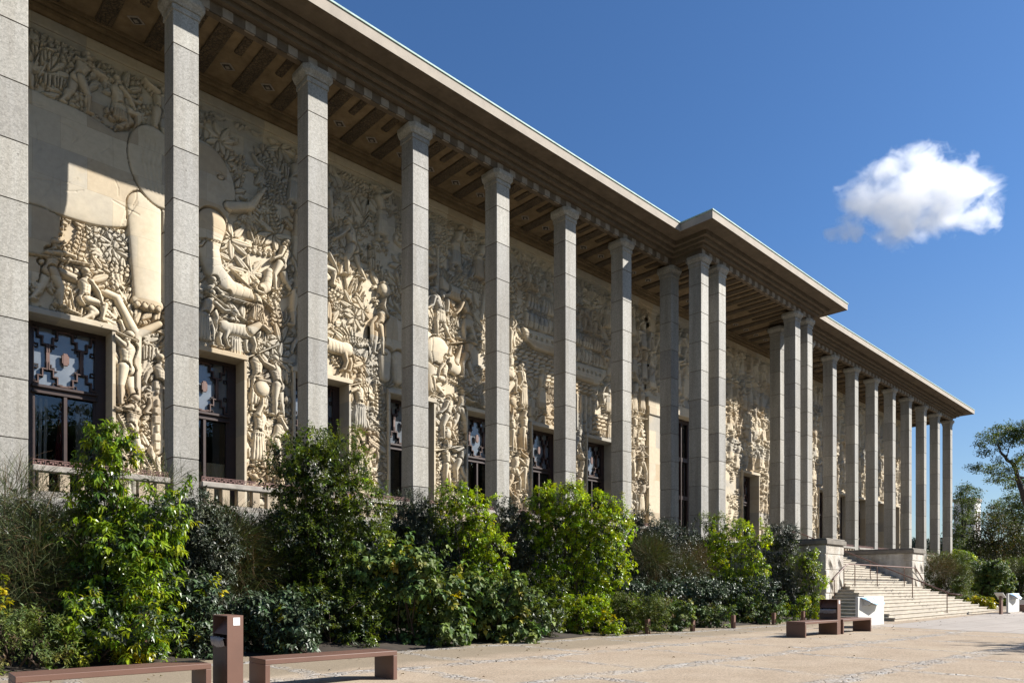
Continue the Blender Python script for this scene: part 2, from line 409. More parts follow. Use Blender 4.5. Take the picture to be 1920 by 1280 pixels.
def cap_mesh():
    mb = MB()
    def sec(w, c, z):
        a, b = CW / 2 - w, CW / 2 + w
        return [(a + c, a, z), (b - c, a, z), (b, a + c, z), (b, b - c, z), (b - c, b, z), (a + c, b, z), (a, b - c, z), (a, a + c, z)]
    R = [(CW / 2 + .02, .03, 17.262), (CW / 2 + .055, .05, 17.262), (CW / 2 + .085, .085, 17.32), (CW / 2 + .15, .14, 17.39), (CW / 2 + .175, .17, 17.43), (CW / 2 + .175, .17, 17.565), (CW / 2 + .06, .07, 17.60), (CW / 2 - .02, .05, 17.66)]
    v = []; F = []
    for w, c, z in R: v += sec(w, c, z)
    for k in range(len(R) - 1):
        for i in range(8):
            j = (i + 1) % 8; F.append((k * 8 + i, k * 8 + j, k * 8 + 8 + j, k * 8 + 8 + i))
    mb.add(v, F); return mb
col0 = column_mesh().build('column', [M['granite'], M['mortar']], building)
cap0 = cap_mesh().build('capital', M['granite'], col0)
base_inv = Matrix.Translation(-Vector(building.location))
col0.matrix_parent_inverse = base_inv
spots = [(tcol(k), LC) for k in range(-1, 20) if k not in (8, 9)] + [(tcol(7), LP), (tcol(7) + 1.666, LP), (tcol(10) - 1.666, LP), (tcol(10), LP)]
for i, (x, y) in enumerate(spots):
    o = col0 if i == 0 else copy_tree(col0, building)
    o.location = (x, y, 0)

# ---- entablature, drawn as profiles swept along the broken eaves line
XA, XB = tcol(-2) - EO, tcol(19) + CW + EO
PA, PB = tcol(7) - EO, tcol(10) + CW + EO
def eaves_path(off):
    """outline of the roof edge moved inwards by off: left end, porch, right end"""
    yw, yp = LC - EO + off, LP - EO + off
    return [(XA + off, 60), (XA + off, yw), (PA + off, yw), (PA + off, yp), (PB - off, yp), (PB - off, yw), (XB - off, yw), (XB - off, 60)]
def sweep(mb, prof, mi=0):
    """prof: list of (off, z) joined into strips along the eaves"""
    P = [[(x, y, z) for x, y in eaves_path(o)] for o, z in prof]
    n = len(P[0]); vs = [p for r in P for p in r]
    fs = [(k * n + i, k * n + i + 1, (k + 1) * n + i + 1, (k + 1) * n + i) for k in range(len(P) - 1) for i in range(n - 1)]
    mb.add(vs, fs, mi)
c = WB()
sweep(c, [(0, ZE - .02), (.03, ZE - .02), (.06, ZE + .01), (.74, ZE + .01), (.74, ZE + .07), (.80, ZE + .07), (.80, ZE - .16), (.98, ZE - .16), (.98, ZE - .10), (1.04, ZE - .10), (1.04, ZE - .29),
          (1.20, ZE - .29), (1.20, ZE - .23), (1.26, ZE - .23), (1.26, ZE - .42), (1.45, ZE - .42), (1.45, ZE - .40), (1.47, ZE - .40), (1.47, 17.56)], 0)
c.part('cornice', M['cornice'], fix=False)
c = WB(); sweep(c, [(0, ZE - .02), (0, ZE + .34), (.05, ZE + .34)]); c.part('roof_fascia', M['fascia'], fix=False)
c = WB(); sweep(c, [(.02, ZE + .34), (-.035, ZE + .345), (-.035, ZE + .40), (.10, ZE + .47), (1.2, ZE + .60), (6, ZE + .75)]); c.part('copper_roof_edge', M['copper'], fix=False)
c = WB(); c.box(XA + 2, XB - 2, LC + 2, 60, ZE - .3, ZE + .72); c.part('roof', M['stone_rail'])
# beam over the columns with its carved and plain blocks
c = WB()
def beam(x0, x1, y0, y1):
    c.box(x0, x1, y0, y1, 17.60, ZS + .15)
beam(XA + 1.47, PA + 1.5, LC + .002, LC + .24); beam(PB - 1.5, XB - 1.47, LC + .002, LC + .24)
beam(PA + 1.472, PB - 1.472, LP + .002, LP + .24)
beam(PA + 1.474, PA + 1.71, LP + .24, LC + .236); beam(PB - 1.71, PB - 1.474, LP + .24, LC + .236)
beam(XB - 1.714, XB - 1.474, LC + .24, 60)
c.part('entablature_beam', M['cornice'])
per = BAY / 6
def blocks_x(x0, x1, yf):
    global fz
    fz = WB()
    n = int(round((x1 - x0) / per))
    for i in range(n):
        a = x0 + i * per
        fz.bbox(a, a + per * .46, yf - .055, yf + .06, 17.585, 17.85, .012, 0)
        fz.bbox(a + per * .46 + .004, a + per - .004, yf - .03, yf + .06, 17.595, 17.85, .02, 1)
    fz.part('frieze', [M['frieze_pale'], M['frieze_dark']])
blocks_x(tcol(-2), PA + 1.4, LC); blocks_x(PB - 1.4, tcol(19) + CW, LC); blocks_x(tcol(7), tcol(10) + CW, LP)
fz = WB(); y = LP + .1
while y < LC - .3:
    fz.bbox(tcol(7) - .04, tcol(7) + .06, y, y + .3, 17.585, 17.85, .012, 0); fz.bbox(tcol(7) - .02, tcol(7) + .06, y + .305, y + .66, 17.595, 17.85, .02, 1); y += per
fz.part('frieze', [M['frieze_pale'], M['frieze_dark']])

# ---- gallery ceiling with carved cross bands and small lozenges
c = WB()
c.box(XA + 1.6, XB - 1.6, LC + .2, LW + .35, ZS, ZS + .2)
c.box(PA + 1.6, PB - 1.6, LP + .2, LC + .199, ZS + .002, ZS + .2)
ceil = c.part('ceiling', M['soffit'])
b = WB(); lo = WB()
for rr, dz, mi in ((.25, .02, 0), (.17, .034, 1), (.08, .05, 0)): lo.prism([(-rr, 0), (0, -rr * .8), (rr, 0), (0, rr * .8)], 'z', ZS - dz, ZS - dz + .03, mi)
loz0 = None
def lozenge(x, y, r):
    global loz0
    if loz0 is None: loz0 = o = lo.build('ceiling_lozenge', [M['frieze_pale'], M['frieze_dark']], ceil)
    else: o = copy_tree(loz0, ceil)
    o.location = (x, y, 0)
x = tcol(-1) + CW / 2; U = BAY / 3
while x < tcol(19):
    porch = tcol(7) < x < tcol(10) + CW; y0 = (LP if porch else LC) + .26
    b.bbox(x - .22, x + .22, y0, LW - .36, ZS - .07, ZS + .02, .02)
    if not tcol(7) < x + U / 2 < tcol(10): b.bbox(x + U / 2 - .12, x + U / 2 + .12, LC + .26, LC + 1.34, ZS - .065, ZS + .02, .02)
    else: b.bbox(x + U / 2 - .12, x + U / 2 + .12, LP + .26, LC + 1.0 - .5 * (int(x) % 2), ZS - .065, ZS + .02, .02)
    lozenge(x + U / 2, LC + 2.12, .15); x += U
b.part('carved_band', M['carved'], ceil)
# moulding between wall and ceiling
c = WB()
for (y0, z0, z1) in ((LW - .36, 17.72, ZS + .01), (LW - .24, 17.70, 17.719), (LW - .31, 17.60, 17.699), (LW - .10, 17.56, 17.599), (LW - .22, 17.44, 17.559), (LW - .04, 17.40, 17.439)):
    c.box(tcol(-2), 75.9, y0, LW + .2, z0 + .002, z1)
c.part('wall_moulding', M['soffit'])
c = WB(); c.bbox(tcol(-2), 75.88, LW - .05, LW + .2, 17.10, 17.398, .02); c.part('wall_band', M['plain'])

# ---- terrace, retaining wall, body of the house
c = WB()
c.box(XA + 1.2, 30.55, LC - .12, 60, 0, ZF - .001); c.box(43.5, XB - 1.2, LC - .12, 60, 0, ZF - .001)
c.box(30.55, 43.5, 17.0, 60, 0, ZF - .003)
c.part('terrace', M['granite'])
c = WB(); c.box(XA + 4, 3.2, LW + .02, LW + .6, ZF, ZS); c.box(75.6, 75.62, LW + .3, 58, ZF, ZS)
c.box(XA + 4, 75.6, 29, 29.3, ZF, ZS); c.box(XA + 4, 75.6, LW + .9, 29, ZF + .001, ZF + .02); c.box(XA + 4, 75.6, LW + .62, 29, 10.2, 10.4)
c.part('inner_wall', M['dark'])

# ---- windows: frame, lattice, panes (one built, the others copied)
OPW, ZL, LF = 1.07, 7.634 + EYE, 24.18
w = WB()
w.box(-OPW, -.80, 0, .16, ZF, ZL); w.box(.80, OPW, 0, .16, ZF, ZL); w.box(-.80, .80, 0, .16, 8.82, ZL)
w.box(-.80, .80, -.02, .16, 6.90, 7.13); w.bbox(-.84, .84, -.10, -.021, 7.05, 7.135, .015); w.bbox(-.84, .84, -.07, -.021, 6.885, 6.95, .012)
w.box(-.80, .80, .0, .16, ZF, 3.75); w.bbox(-.05, .05, -.05, .12, 3.751, 6.899, .012)
w.box(-.80, -.74, .02, .12, 3.751, 6.899); w.box(.74, .80, .02, .12, 3.751, 6.899)
win0 = w.build('window', M['frame'], building)
g = MB(); u = .1; zc = 7.975
def bar(p, q, wd, dp, y0, mi):
    (x0, z0), (x1, z1) = p, q; h = wd / 2
    g.box(min(x0, x1) - h, max(x0, x1) + h, y0, y0 + dp, zc + min(z0, z1) - h, zc + max(z0, z1) + h, mi)
def steps(x, z, dx, dz, n, wd, dp, y0, mi, first='x'):
    for k in range(n):
        if first == 'x': bar((x, z), (x + dx, z), wd, dp, y0, mi); bar((x + dx, z), (x + dx, z + dz), wd, dp, y0 + .001, mi)
        else: bar((x, z), (x, z + dz), wd, dp, y0, mi); bar((x, z + dz), (x + dx, z + dz), wd, dp, y0 + .001, mi)
        x += dx; z += dz
    return x, z
for sx in (-1, 1):
    for sz in (-1, 1):
        for o_, y0, wd in ((0, -.034, .020), (.001, -.016, .056)):  # sunlit edge and shaded sides painted as thin red-brown and wide dark bars
            steps(sx * (.405 + o_ * .4), sz * (.15 - o_ * .6), -sx * .105, sz * .208, 3, wd, .105, y0, 2 if o_ else 0, 'z')
            steps(sx * (.455 - o_ * .4), sz * (.15 - o_ * .6), sx * .112, sz * .208, 3, wd, .105, y0 + .002, 2 if o_ else 0, 'z')
            steps(sx * (.405 - o_ * 1.6), sz * .12, -sx * .07, sz * .085 * (1 - o_), 3, .022, .05, .03 + o_ * .1, 2, 'z')
        for (cx, cz) in ((.72, .76), (.25, .78), (.72, .30)):
            for a, bq in (((-.05, -.05), (.05, -.05)), ((-.05, .05), (.05, .05)), ((-.05, -.05), (-.05, .05)), ((.05, -.05), (.05, .05))):
                bar((sx * cx + a[0], sz * cz + a[1]), (sx * cx + bq[0], sz * cz + bq[1]), .016, .07, .0, 2)
    bar((sx * .43, -.14), (sx * .43, .14), .085, .10, -.019, 0)
    bar((sx * .785, -.8), (sx * .785, .8), .03, .05, -.01, 2)
for sz in (-1, 1):
    bar((-.11, sz * .79), (.11, sz * .79), .04, .10, -.021, 0)
    bar((-.72, sz * .835), (.72, sz * .835), .025, .05, -.01, 2)
g.bbox(-.10, .10, -.05, .0, zc - .13, zc + .13, .02, 1); g.bbox(-.065, .065, -.055, -.002, zc - .18, zc + .18, .015, 1)
g.build('lattice', [M['grille'], M['plaque'], M['frame']], win0)
g = MB(); g.add([(-.80, .09, 7.13), (.80, .09, 7.13), (.80, .09, 8.82), (-.80, .09, 8.82)], [(0, 1, 2, 3)]); g.build('upper_pane', M['glass_up'], win0)
for x0, x1 in ((-.74, -.05), (.05, .74)):
    g = MB(); g.add([(x0, .08, 3.75), (x1, .08, 3.75), (x1, .08, 6.9), (x0, .08, 6.9)], [(0, 1, 2, 3)]); g.build('lower_pane', M['glass'], win0)
win0.matrix_parent_inverse = base_inv
wins = [0, 1, 2, 3, 4, 5, 6] + list(range(10, 18))
for n_, i in enumerate(wins):
    o = win0 if n_ == 0 else copy_tree(win0, building)
    o.location = (wcen(i), LF, 0)
# stone surround of each window: jambs and lintel
s = WB()
s.bbox(-1.20, 1.20, -.20, .40, ZL, ZL + .155, .012); s.box(-1.22, 1.22, -.13, .3, ZL + .156, ZL + .185)
s.bbox(-1.165, -OPW, -.16, .72, ZF, ZL - .001, .01); s.bbox(OPW, 1.165, -.16, .72, ZF, ZL - .001, .01)
s.box(-OPW, OPW, .3, .72, ZL - .01, ZL + .1)
sur0 = s.build('window_surround', M['plain'], building); sur0.matrix_parent_inverse = base_inv
for n_, i in enumerate(wins):
    o = sur0 if n_ == 0 else copy_tree(sur0, building)
    o.location = (wcen(i), LW, 0)
# tall entrance portal behind the porch
p = WB()
for a, b_ in ((33.1, 34.3), (39.9, 41.1)):
    p.bbox(a, b_, LW - .22, LW + .6, ZF, 11.25, .02)
    p.bbox(a - .06, b_ + .06, LW - .30, LW + .3, 11.0, 11.25 + .2, .02)
p.bbox(33.04, 41.16, LW - .24, LW + .6, 11.451, 12.0, .02)
portal = p.part('portal', M['plain'])
p = WB()
for k in range(3):
    x0 = 34.3 + k * 1.8667
    p.box(x0, x0 + .2, LW + .28, LW + .45, ZF, 11.45); p.box(x0 + 1.6667, x0 + 1.8667, LW + .281, LW + .45, ZF, 11.45)
    for z in (3.5, 6.6, 8.9, 11.2): p.box(x0 + .2, x0 + 1.6667, LW + .29, LW + .44, z, z + .24)
    p.bbox(x0 + .88, x0 + .98, LW + .25, LW + .4, 3.5, 11.2, .01)
    for j in range(5):
        for q in range(4): p.box(x0 + .2 + .36 * q, x0 + .26 + .36 * q, LW + .3, LW + .36, 6.9 + .35 * j, 7.2 + .35 * j)
p.part('bronze_door', M['frame'], portal)
p = WB(); p.add([(34.3, LW + .40, ZF), (39.9, LW + .40, ZF), (39.9, LW + .40, 11.45), (34.3, LW + .40, 11.45)], [(0, 1, 2, 3)]); p.part('door_glass', M['glass'], portal)

# ---- balustrades between the columns
RZ = 2.972 + EYE
def balustrade():
    st = MB(); ln = BAY - CW - .16; x0, x1 = .08, .08 + ln
    st.bbox(x0, x1, -.03, .30, RZ - .145, RZ, .015); st.box(x0, x1, .0, .24, ZF, 3.65)
    n = 7
    for i in range(n):
        xx = x0 + .12 + i * (ln - .46) / (n - 1); wd = .22
        st.bbox(xx, xx + wd, .02, .24, 3.65, RZ - .147, .01, 1)
    b = st.build('balustrade', [M['stone_rail'], M['baluster']], building)
    ir = MB(); zt = RZ + .15
    ir.bbox(x0 + .02, x1 - .02, .08, .105, zt - .02, zt, .004); ir.bbox(x0 + .02, x1 - .02, .08, .105, RZ + .012, RZ + .03, .004)
    m = 12; st_ = (ln - .06) / m
    for i in range(m + 1):
        xx = x0 + .03 + i * st_
        ir.box(xx - .008, xx + .008, .082, .103, RZ - .02, zt)
        if i < m:
            a, z0, z1 = xx + .03, RZ + .04, zt - .03
            for q in range(4):
                ir.box(a + q * .055, a + q * .055 + .035, .084, .10, z0 + (.03 if q % 2 else 0), z0 + .045 + (.03 if q % 2 else 0))
            ir.box(a + .06, a + .16, .084, .10, z1 - .03, z1 - .012)
    ir.build('iron_cresting', M['iron'], b)
    return b
bal0 = balustrade(); bal0.matrix_parent_inverse = base_inv
first = True
for k in list(range(-1, 7)) + list(range(10, 19)):
    o = bal0 if first else copy_tree(bal0, building); first = False
    o.location = (tcol(k) + CW, LC - .02, 0)

# ---- curtains seen through the panes
cu = MB(); r = random.Random(3)
def drape(mb, x0, x1, y, z0, z1, amp, n, lean=0.0, mi=0):
    vs = []; fs = []
    for i in range(n + 1):
        x = x0 + (x1 - x0) * i / n; yy = y + amp * sin(i * 1.9) + amp * .4 * sin(i * .7)
        vs += [(x, yy, z0), (x + lean, yy, z1 + .012 * sin(i * 2.3))]
    for i in range(n): fs.append((2 * i, 2 * i + 2, 2 * i + 3, 2 * i + 1))
    mb.add(vs, fs, mi)
cx = wcen(1)
drape(cu, cx - .76, cx + .76, LF + .20, 3.52, 5.50, .022, 56)
o = cu.build('cafe_curtain', M['curtain'], None); tag(o, 'short cream curtain behind the lower panes of the second window from the left', 'curtain')
cu = MB(); cx = wcen(0)
drape(cu, cx - .30, cx - .08, LF + .62, 3.52, 6.88, .02, 14, .30)
o = cu.build('red_curtain', M['red_cloth'], None); tag(o, 'crimson curtain hanging inside the near window', 'curtain')
cu = MB()
for k in range(4): drape(cu, cx - .86 + k * .13, cx - .78 + k * .13, LF + .55, 3.52, 6.88, .008, 4, .06)
o = cu.build('pale_curtain', M['pale_cloth'], None); tag(o, 'pale strip curtain beside the crimson curtain inside the near window', 'curtain')
cu = MB(); drape(cu, cx + .38, cx + .74, LF + .5, 3.52, 6.88, .02, 26)
o = cu.build('grey_curtain', M['stone_rail'], None); tag(o, 'dim grey pleated curtain at the far side of the near window', 'curtain')
# ================================================================ carved wall: a height field drawn stroke by stroke, then meshed
class Relief:
    def __init__(s, x0, x1, z0, z1, dx, dz):
        s.x0, s.z0, s.dx, s.dz = x0, z0, dx, dz
        s.nx = int(round((x1 - x0) / dx)) + 1; s.nz = int(round((z1 - z0) / dz)) + 1
        s.dx = (x1 - x0) / (s.nx - 1); s.dz = (z1 - z0) / (s.nz - 1)
        s.H = np.zeros((s.nz, s.nx)); s.X = x0 + s.dx * np.arange(s.nx); s.Z = z0 + s.dz * np.arange(s.nz)
    def win(s, xa, xb, za, zb):
        i0 = max(0, int((xa - s.x0) / s.dx)); i1 = min(s.nx, int((xb - s.x0) / s.dx) + 2)
        j0 = max(0, int((za - s.z0) / s.dz)); j1 = min(s.nz, int((zb - s.z0) / s.dz) + 2)
        if i1 <= i0 or j1 <= j0: return None
        return slice(j0, j1), slice(i0, i1), s.X[None, i0:i1], s.Z[j0:j1, None]
    # a primitive gives (normalised distance d <1 inside, distance outside in metres, local v for detail)
    def prim(s, p, pad):
        k = p[0]
        if k == 'c':
            _, xa, za, ra, xb, zb, rb, hs = p; R = max(ra, rb) + pad
            w = s.win(min(xa, xb) - R, max(xa, xb) + R, min(za, zb) - R, max(za, zb) + R)
            if w is None: return None
            J, I, X, Z = w; vx, vz = xb - xa, zb - za; L2 = vx * vx + vz * vz + 1e-9
            t = np.clip(((X - xa) * vx + (Z - za) * vz) / L2, 0, 1); r = ra + (rb - ra) * t
            d = np.hypot(X - xa - vx * t, Z - za - vz * t); return J, I, d / r, d - r, hs
        if k == 'e':
            _, cx, cz, rx, rz, a, hs = p; R = max(rx, rz) + pad
            w = s.win(cx - R, cx + R, cz - R, cz + R)
            if w is None: return None
            J, I, X, Z = w; c, q = cos(a), sin(a); u = (X - cx) * c + (Z - cz) * q; v = -(X - cx) * q + (Z - cz) * c
            d = np.sqrt((u / rx) ** 2 + (v / rz) ** 2); return J, I, d, (d - 1) * min(rx, rz), hs
        if k == 'p':
            _, P, hs = p; xs = [q[0] for q in P]; zs = [q[1] for q in P]
            w = s.win(min(xs) - pad, max(xs) + pad, min(zs) - pad, max(zs) + pad)
            if w is None: return None
            J, I, X, Z = w; ar = sum(P[i][0] * P[(i + 1) % len(P)][1] - P[(i + 1) % len(P)][0] * P[i][1] for i in range(len(P)))
            sg = 1 if ar > 0 else -1; D = None
            for i in range(len(P)):
                (xa, za), (xb, zb) = P[i], P[(i + 1) % len(P)]; l = math.hypot(xb - xa, zb - za) + 1e-9
                e = sg * ((X - xa) * (zb - za) - (Z - za) * (xb - xa)) / l
                D = e if D is None else np.maximum(D, e)
            m = max(.05, min(max(xs) - min(xs), max(zs) - min(zs)) * .45)
            return J, I, np.clip(1 + D / m, 0, 9), D, hs
    def group(s, prims, base, ht, gr=.045, p=.38, cut=.11):
        out = []
        for q in prims:
            r = s.prim(q, gr + .02)
            if r is None: continue
            J, I, d, dist, hs = r; out.append(r)
            h = s.H[J, I]; m = dist < gr; h[m] = np.minimum(h[m], max(-.07, base - cut))
        for J, I, d, dist, hs in out:
            h = s.H[J, I]; m = d < 1
            h[m] = np.maximum(h[m], base + 1.15 * ht * hs * (1 - d[m] ** 2) ** p)
    def line(s, P, wd, dep):
        for (xa, za), (xb, zb) in zip(P[:-1], P[1:]):
            r = s.prim(('c', xa, za, wd, xb, zb, wd, 1), .02)
            if r is None: continue
            J, I, d, dist, hs = r; h = s.H[J, I]; m = d < 1
            h[m] -= dep * (1 - d[m] ** 2)
    def leaf(s, x, z, a, L, W, base, ht, veins=True, under=None):
        w = s.win(x - L - .03, x + L + .03, z - L - .03, z + L + .03)
        if w is None: return
        J, I, X, Z = w; c, q = cos(a), sin(a); u = ((X - x) * c + (Z - z) * q) / L; v = -(X - x) * q + (Z - z) * c
        wd = W * np.sqrt(np.clip(np.sin(pi * np.clip(u, 0, 1) ** .8), 0, 1)) + 1e-5; d = np.abs(v) / wd
        ins = (u > 0) & (u < 1) & (d < 1)
        if under is not None:
            ok = s.H[J, I] < under; ins = ins & ok
        rim = (u > -.05) & (u < 1.08) & (np.abs(v) < wd + .028) & ~ins
        if under is not None: rim = rim & ok
        h = s.H[J, I]; h[rim] = np.minimum(h[rim], base - .08)
        pr = (1 - np.clip(d, 0, 1) ** 2) ** .45 * (.75 + .25 * np.clip(u, 0, 1))
        if veins: pr = pr * (1 - .35 * np.exp(-(v / (.12 * W + .004)) ** 2)) * (1 + .10 * np.sin((u * L * 2 - np.abs(v) * 1.2) * 2 * pi / .09))
        h[ins] = base + ht * pr[ins]
    # ---- motifs
    def frond(s, x, z, a, L, n, lw, base, ht, r, curl=.0, pair=True):
        px, pz = x, z; P = [(x, z)]
        for i in range(n):
            aa = a + curl * i / n; px += cos(aa) * L / n; pz += sin(aa) * L / n; P.append((px, pz))
            f = 1 - .45 * i / n
            for sg in (-1, 1):
                s.leaf(px, pz, aa + sg * (1.0 + .2 * r.random()), lw * 2.5 * f, lw * f, base + .012 * r.random(), ht)
        for q0, q1 in zip(P[:-1], P[1:]): s.group([('c', *q0, .018, *q1, .016, 1)], base + .03, .03, .015)
    def rosette(s, x, z, L, n, base, ht, r, spread=2 * pi, a0=None):
        a0 = r.uniform(0, 6.28) if a0 is None else a0
        for i in range(n):
            s.leaf(x, z, a0 + spread * (i / n) + r.uniform(-.12, .12), L * r.uniform(.8, 1.1), L * .17, base + .01 * r.random(), ht)
    def fruit(s, x, z, rad, n, base, ht, r):
        for i in range(n):
            a, q = r.uniform(0, 6.28), sqrt(r.random()) * rad
            s.group([('e', x + q * cos(a), z + q * sin(a) * 1.2, .065, .07, 0, 1)], base, ht, .02, .5, .05)
    def bananas(s, x, z, n, base, ht, r):
        for i in range(n):
            xx = x + (i - n / 2) * .1; s.group([('c', xx, z, .045, xx + r.uniform(-.05, .05), z - .42 * r.uniform(.8, 1.1), .03, 1)], base, ht, .02)
    def grass(s, x, z, n, base, ht, r):
        for i in range(n): s.leaf(x + r.uniform(-.25, .25), z, pi / 2 + r.uniform(-.55, .55), r.uniform(.4, .8), .035, base, ht, False)
    def tree(s, x, z, h, base, ht, r):
        a = pi / 2 + r.uniform(-.3, .3); s.group([('c', x, z, .11, x + cos(a) * h, z + sin(a) * h, .07, 1)], base, ht)
        for k in range(int(h / .1)):
            q = k * .1 / h; s.line([(x + cos(a) * h * q - .1, z + sin(a) * h * q), (x + cos(a) * h * q + .1, z + sin(a) * h * q + .03)], .012, .03)
        for k in range(9): s.frond(x + cos(a) * h, z + sin(a) * h, a + (k - 4) * .55, 1.1, 7, .07, base - .01, ht * .8, r, -.6 if k > 4 else .6)
    def person(s, x, z, H, r, base=.09, ht=.17, lean=None, flip=None, pose=None, dress=None):
        f = r.choice((-1, 1)) if flip is None else flip; ln = r.uniform(-.35, .5) if lean is None else lean
        u = H / 1.0
        def J(p, a, l): return (p[0] + f * sin(a) * l * u, p[1] + cos(a) * l * u)
        pose = pose or r.choice(('walk', 'reach', 'carry', 'crouch', 'bow', 'stand', 'pull'))
        crouch = pose == 'crouch'
        pel = (x, z + (.30 if crouch else .50) * u); ch = J(pel, ln, .24); nk = J(ch, ln * .8, .09); hd = J(nk, ln * .5 + r.uniform(-.1, .3), .085)
        A = {'walk': ((-.6, -.3), (.5, .9)), 'reach': ((2.6, 2.9), (2.0, 2.4)), 'carry': ((2.9, 3.4), (-2.7, -3.3)), 'crouch': ((1.2, 1.9), (.8, .3)), 'bow': ((1.7, 1.6), (-1.5, 1.5)), 'stand': ((.2, .4), (-.3, .5)), 'pull': ((1.4, 1.5), (1.2, 1.7))}[pose]
        arms = []
        for k, (a1, a2) in enumerate(A):
            sh = J(ch, ln + (.9 if k else -.9), .075); e = J(sh, pi - a1 + r.uniform(-.2, .2), .17); w_ = J(e, pi - a2 + r.uniform(-.2, .2), .16); arms.append((sh, e, w_))
        legs = []
        G = ((.9, -.9), (1.5, -.2)) if crouch else ((-.25, -.55), (.45, -.05)) if pose in ('walk', 'pull', 'bow') else ((-.1, -.15), (.15, .0))
        for k, (a1, a2) in enumerate(G):
            hp = J(pel, 1.57 if k else -1.57, .03); kn = J(hp, pi - a1, .25); an = J(kn, pi - a2, .25); ft = J(an, 1.57, .07); legs.append((hp, kn, an, ft))
        def limb(p, q, ra, rb, hs): return ('c', p[0], p[1], ra * u, q[0], q[1], rb * u, hs)
        def at(p, q, t): return (p[0] + (q[0] - p[0]) * t, p[1] + (q[1] - p[1]) * t)
        def leg(l, hs):
            m = at(l[1], l[2], .28)
            return [limb(l[0], l[1], .072, .047, hs), limb(l[1], l[2], .043, .025, hs), ('e', m[0] - f * .010 * u, m[1], .046 * u, .085 * u, 0, hs * .95), limb(l[2], l[3], .027, .017, hs * .8), ('e', l[1][0], l[1][1], .047 * u, .045 * u, 0, hs * .98)]
        def arm(a, hs):
            m = at(a[0], a[1], .45); n = at(a[1], a[2], .25)
            return [limb(a[0], a[1], .040, .031, hs), limb(a[1], a[2], .031, .019, hs), ('e', a[0][0], a[0][1], .050 * u, .048 * u, 0, hs), ('e', m[0], m[1], .040 * u, .055 * u, atan2(a[1][1] - a[0][1], a[1][0] - a[0][0]) - pi / 2, hs),
                    ('e', n[0], n[1], .034 * u, .05 * u, atan2(a[2][1] - a[1][1], a[2][0] - a[1][0]) - pi / 2, hs), ('e', a[2][0], a[2][1], .026 * u, .034 * u, r.uniform(-.6, .6), hs)]
        s.group(leg(legs[0], .75) + arm(arms[0], .7), base, ht * .8, .035, .5)
        mid = at(pel, ch, .5)
        s.group([limb(pel, mid, .082, .070, 1), limb(mid, ch, .070, .100, 1), ('e', pel[0] - f * .015 * u, pel[1] - .01 * u, .09 * u, .085 * u, 0, 1), limb(ch, nk, .055, .034, .8), ('e', hd[0], hd[1], .056 * u, .072 * u, -f * ln * .5, 1.05),
                 ('c', hd[0] + f * .045 * u, hd[1] + .004 * u, .012 * u, hd[0] + f * .064 * u, hd[1] - .016 * u, .012 * u, .8), ('e', hd[0] + f * .030 * u, hd[1] - .05 * u, .024 * u, .02 * u, 0, .9)], base + .01, ht, .035, .48)
        s.group([('e', hd[0] - f * .016 * u, hd[1] + .024 * u, .058 * u, .052 * u, 0, 1)], base + .035, ht * .92, .006, .5, .0)
        s.line([(hd[0] + f * .02 * u, hd[1] + .008 * u), (hd[0] + f * .045 * u, hd[1] + .008 * u)], .008 * u, .03); s.line([(hd[0] + f * .028 * u, hd[1] - .036 * u), (hd[0] + f * .05 * u, hd[1] - .036 * u)], .006 * u, .02)
        s.group(leg(legs[1], 1), base + .018, ht, .012, .5, .0); s.group(arm(arms[1], 1), base + .045, ht, .014, .5, .0)
        # chest, spine and cloth folds
        s.line([J(ch, ln - 1.3, .075), J(ch, ln + 2.6, .03), J(ch, ln + 1.3, .075)], .011 * u, .02)
        for q in (.3, .5, .7): s.line([J(at(pel, ch, q), ln - 1.57, .035), J(at(pel, ch, q), ln + 1.57, .035)], .008 * u, .012)
        s.line([J(ch, ln + pi, .03), J(pel, ln, .02)], .010 * u, .018)
        if dress or (dress is None and r.random() < .25):
            l = .20 if not dress else .42
            q0, q1 = J(pel, -1.57, .085), J(pel, 1.57, .09); q2, q3 = J(q1, pi - .1, l), J(q0, pi + .12, l)
            s.group([('p', [q0, q1, q2, q3], 1), ('e', pel[0], pel[1], .09 * u, .045 * u, 0, 1)], base + .06, ht * .6, .010, .4, .0)
            for k in range(6):
                t = k / 5; s.line([(q0[0] + (q1[0] - q0[0]) * t, q0[1] + (q1[1] - q0[1]) * t), (q3[0] + (q2[0] - q3[0]) * t, q3[1] + (q2[1] - q3[1]) * t)], .013 * u, .035)
        if pose == 'carry':
            w_ = ((arms[0][2][0] + arms[1][2][0]) / 2, max(arms[0][2][1], arms[1][2][1]) + .10 * u)
            s.group([('e', w_[0], w_[1], .12 * u, .13 * u, 0, 1), ('c', w_[0] - .06 * u, w_[1] + .13 * u, .02 * u, w_[0] + .06 * u, w_[1] + .13 * u, .02 * u, .8)], base + .06, ht)
            for k in range(5): s.line([(w_[0] - .1 * u, w_[1] + (k - 2) * .045 * u), (w_[0] + .1 * u, w_[1] + (k - 2) * .045 * u)], .008, .02)
        if pose in ('bow', 'pull', 'reach'):
            w_ = arms[1][2]; a = r.uniform(-.6, .9)
            s.group([('c', w_[0] - cos(a) * .5 * u, w_[1] - sin(a) * .5 * u, .012 * u, w_[0] + cos(a) * .45 * u, w_[1] + sin(a) * .45 * u, .010 * u, 1)], base + .10, .06, .02)
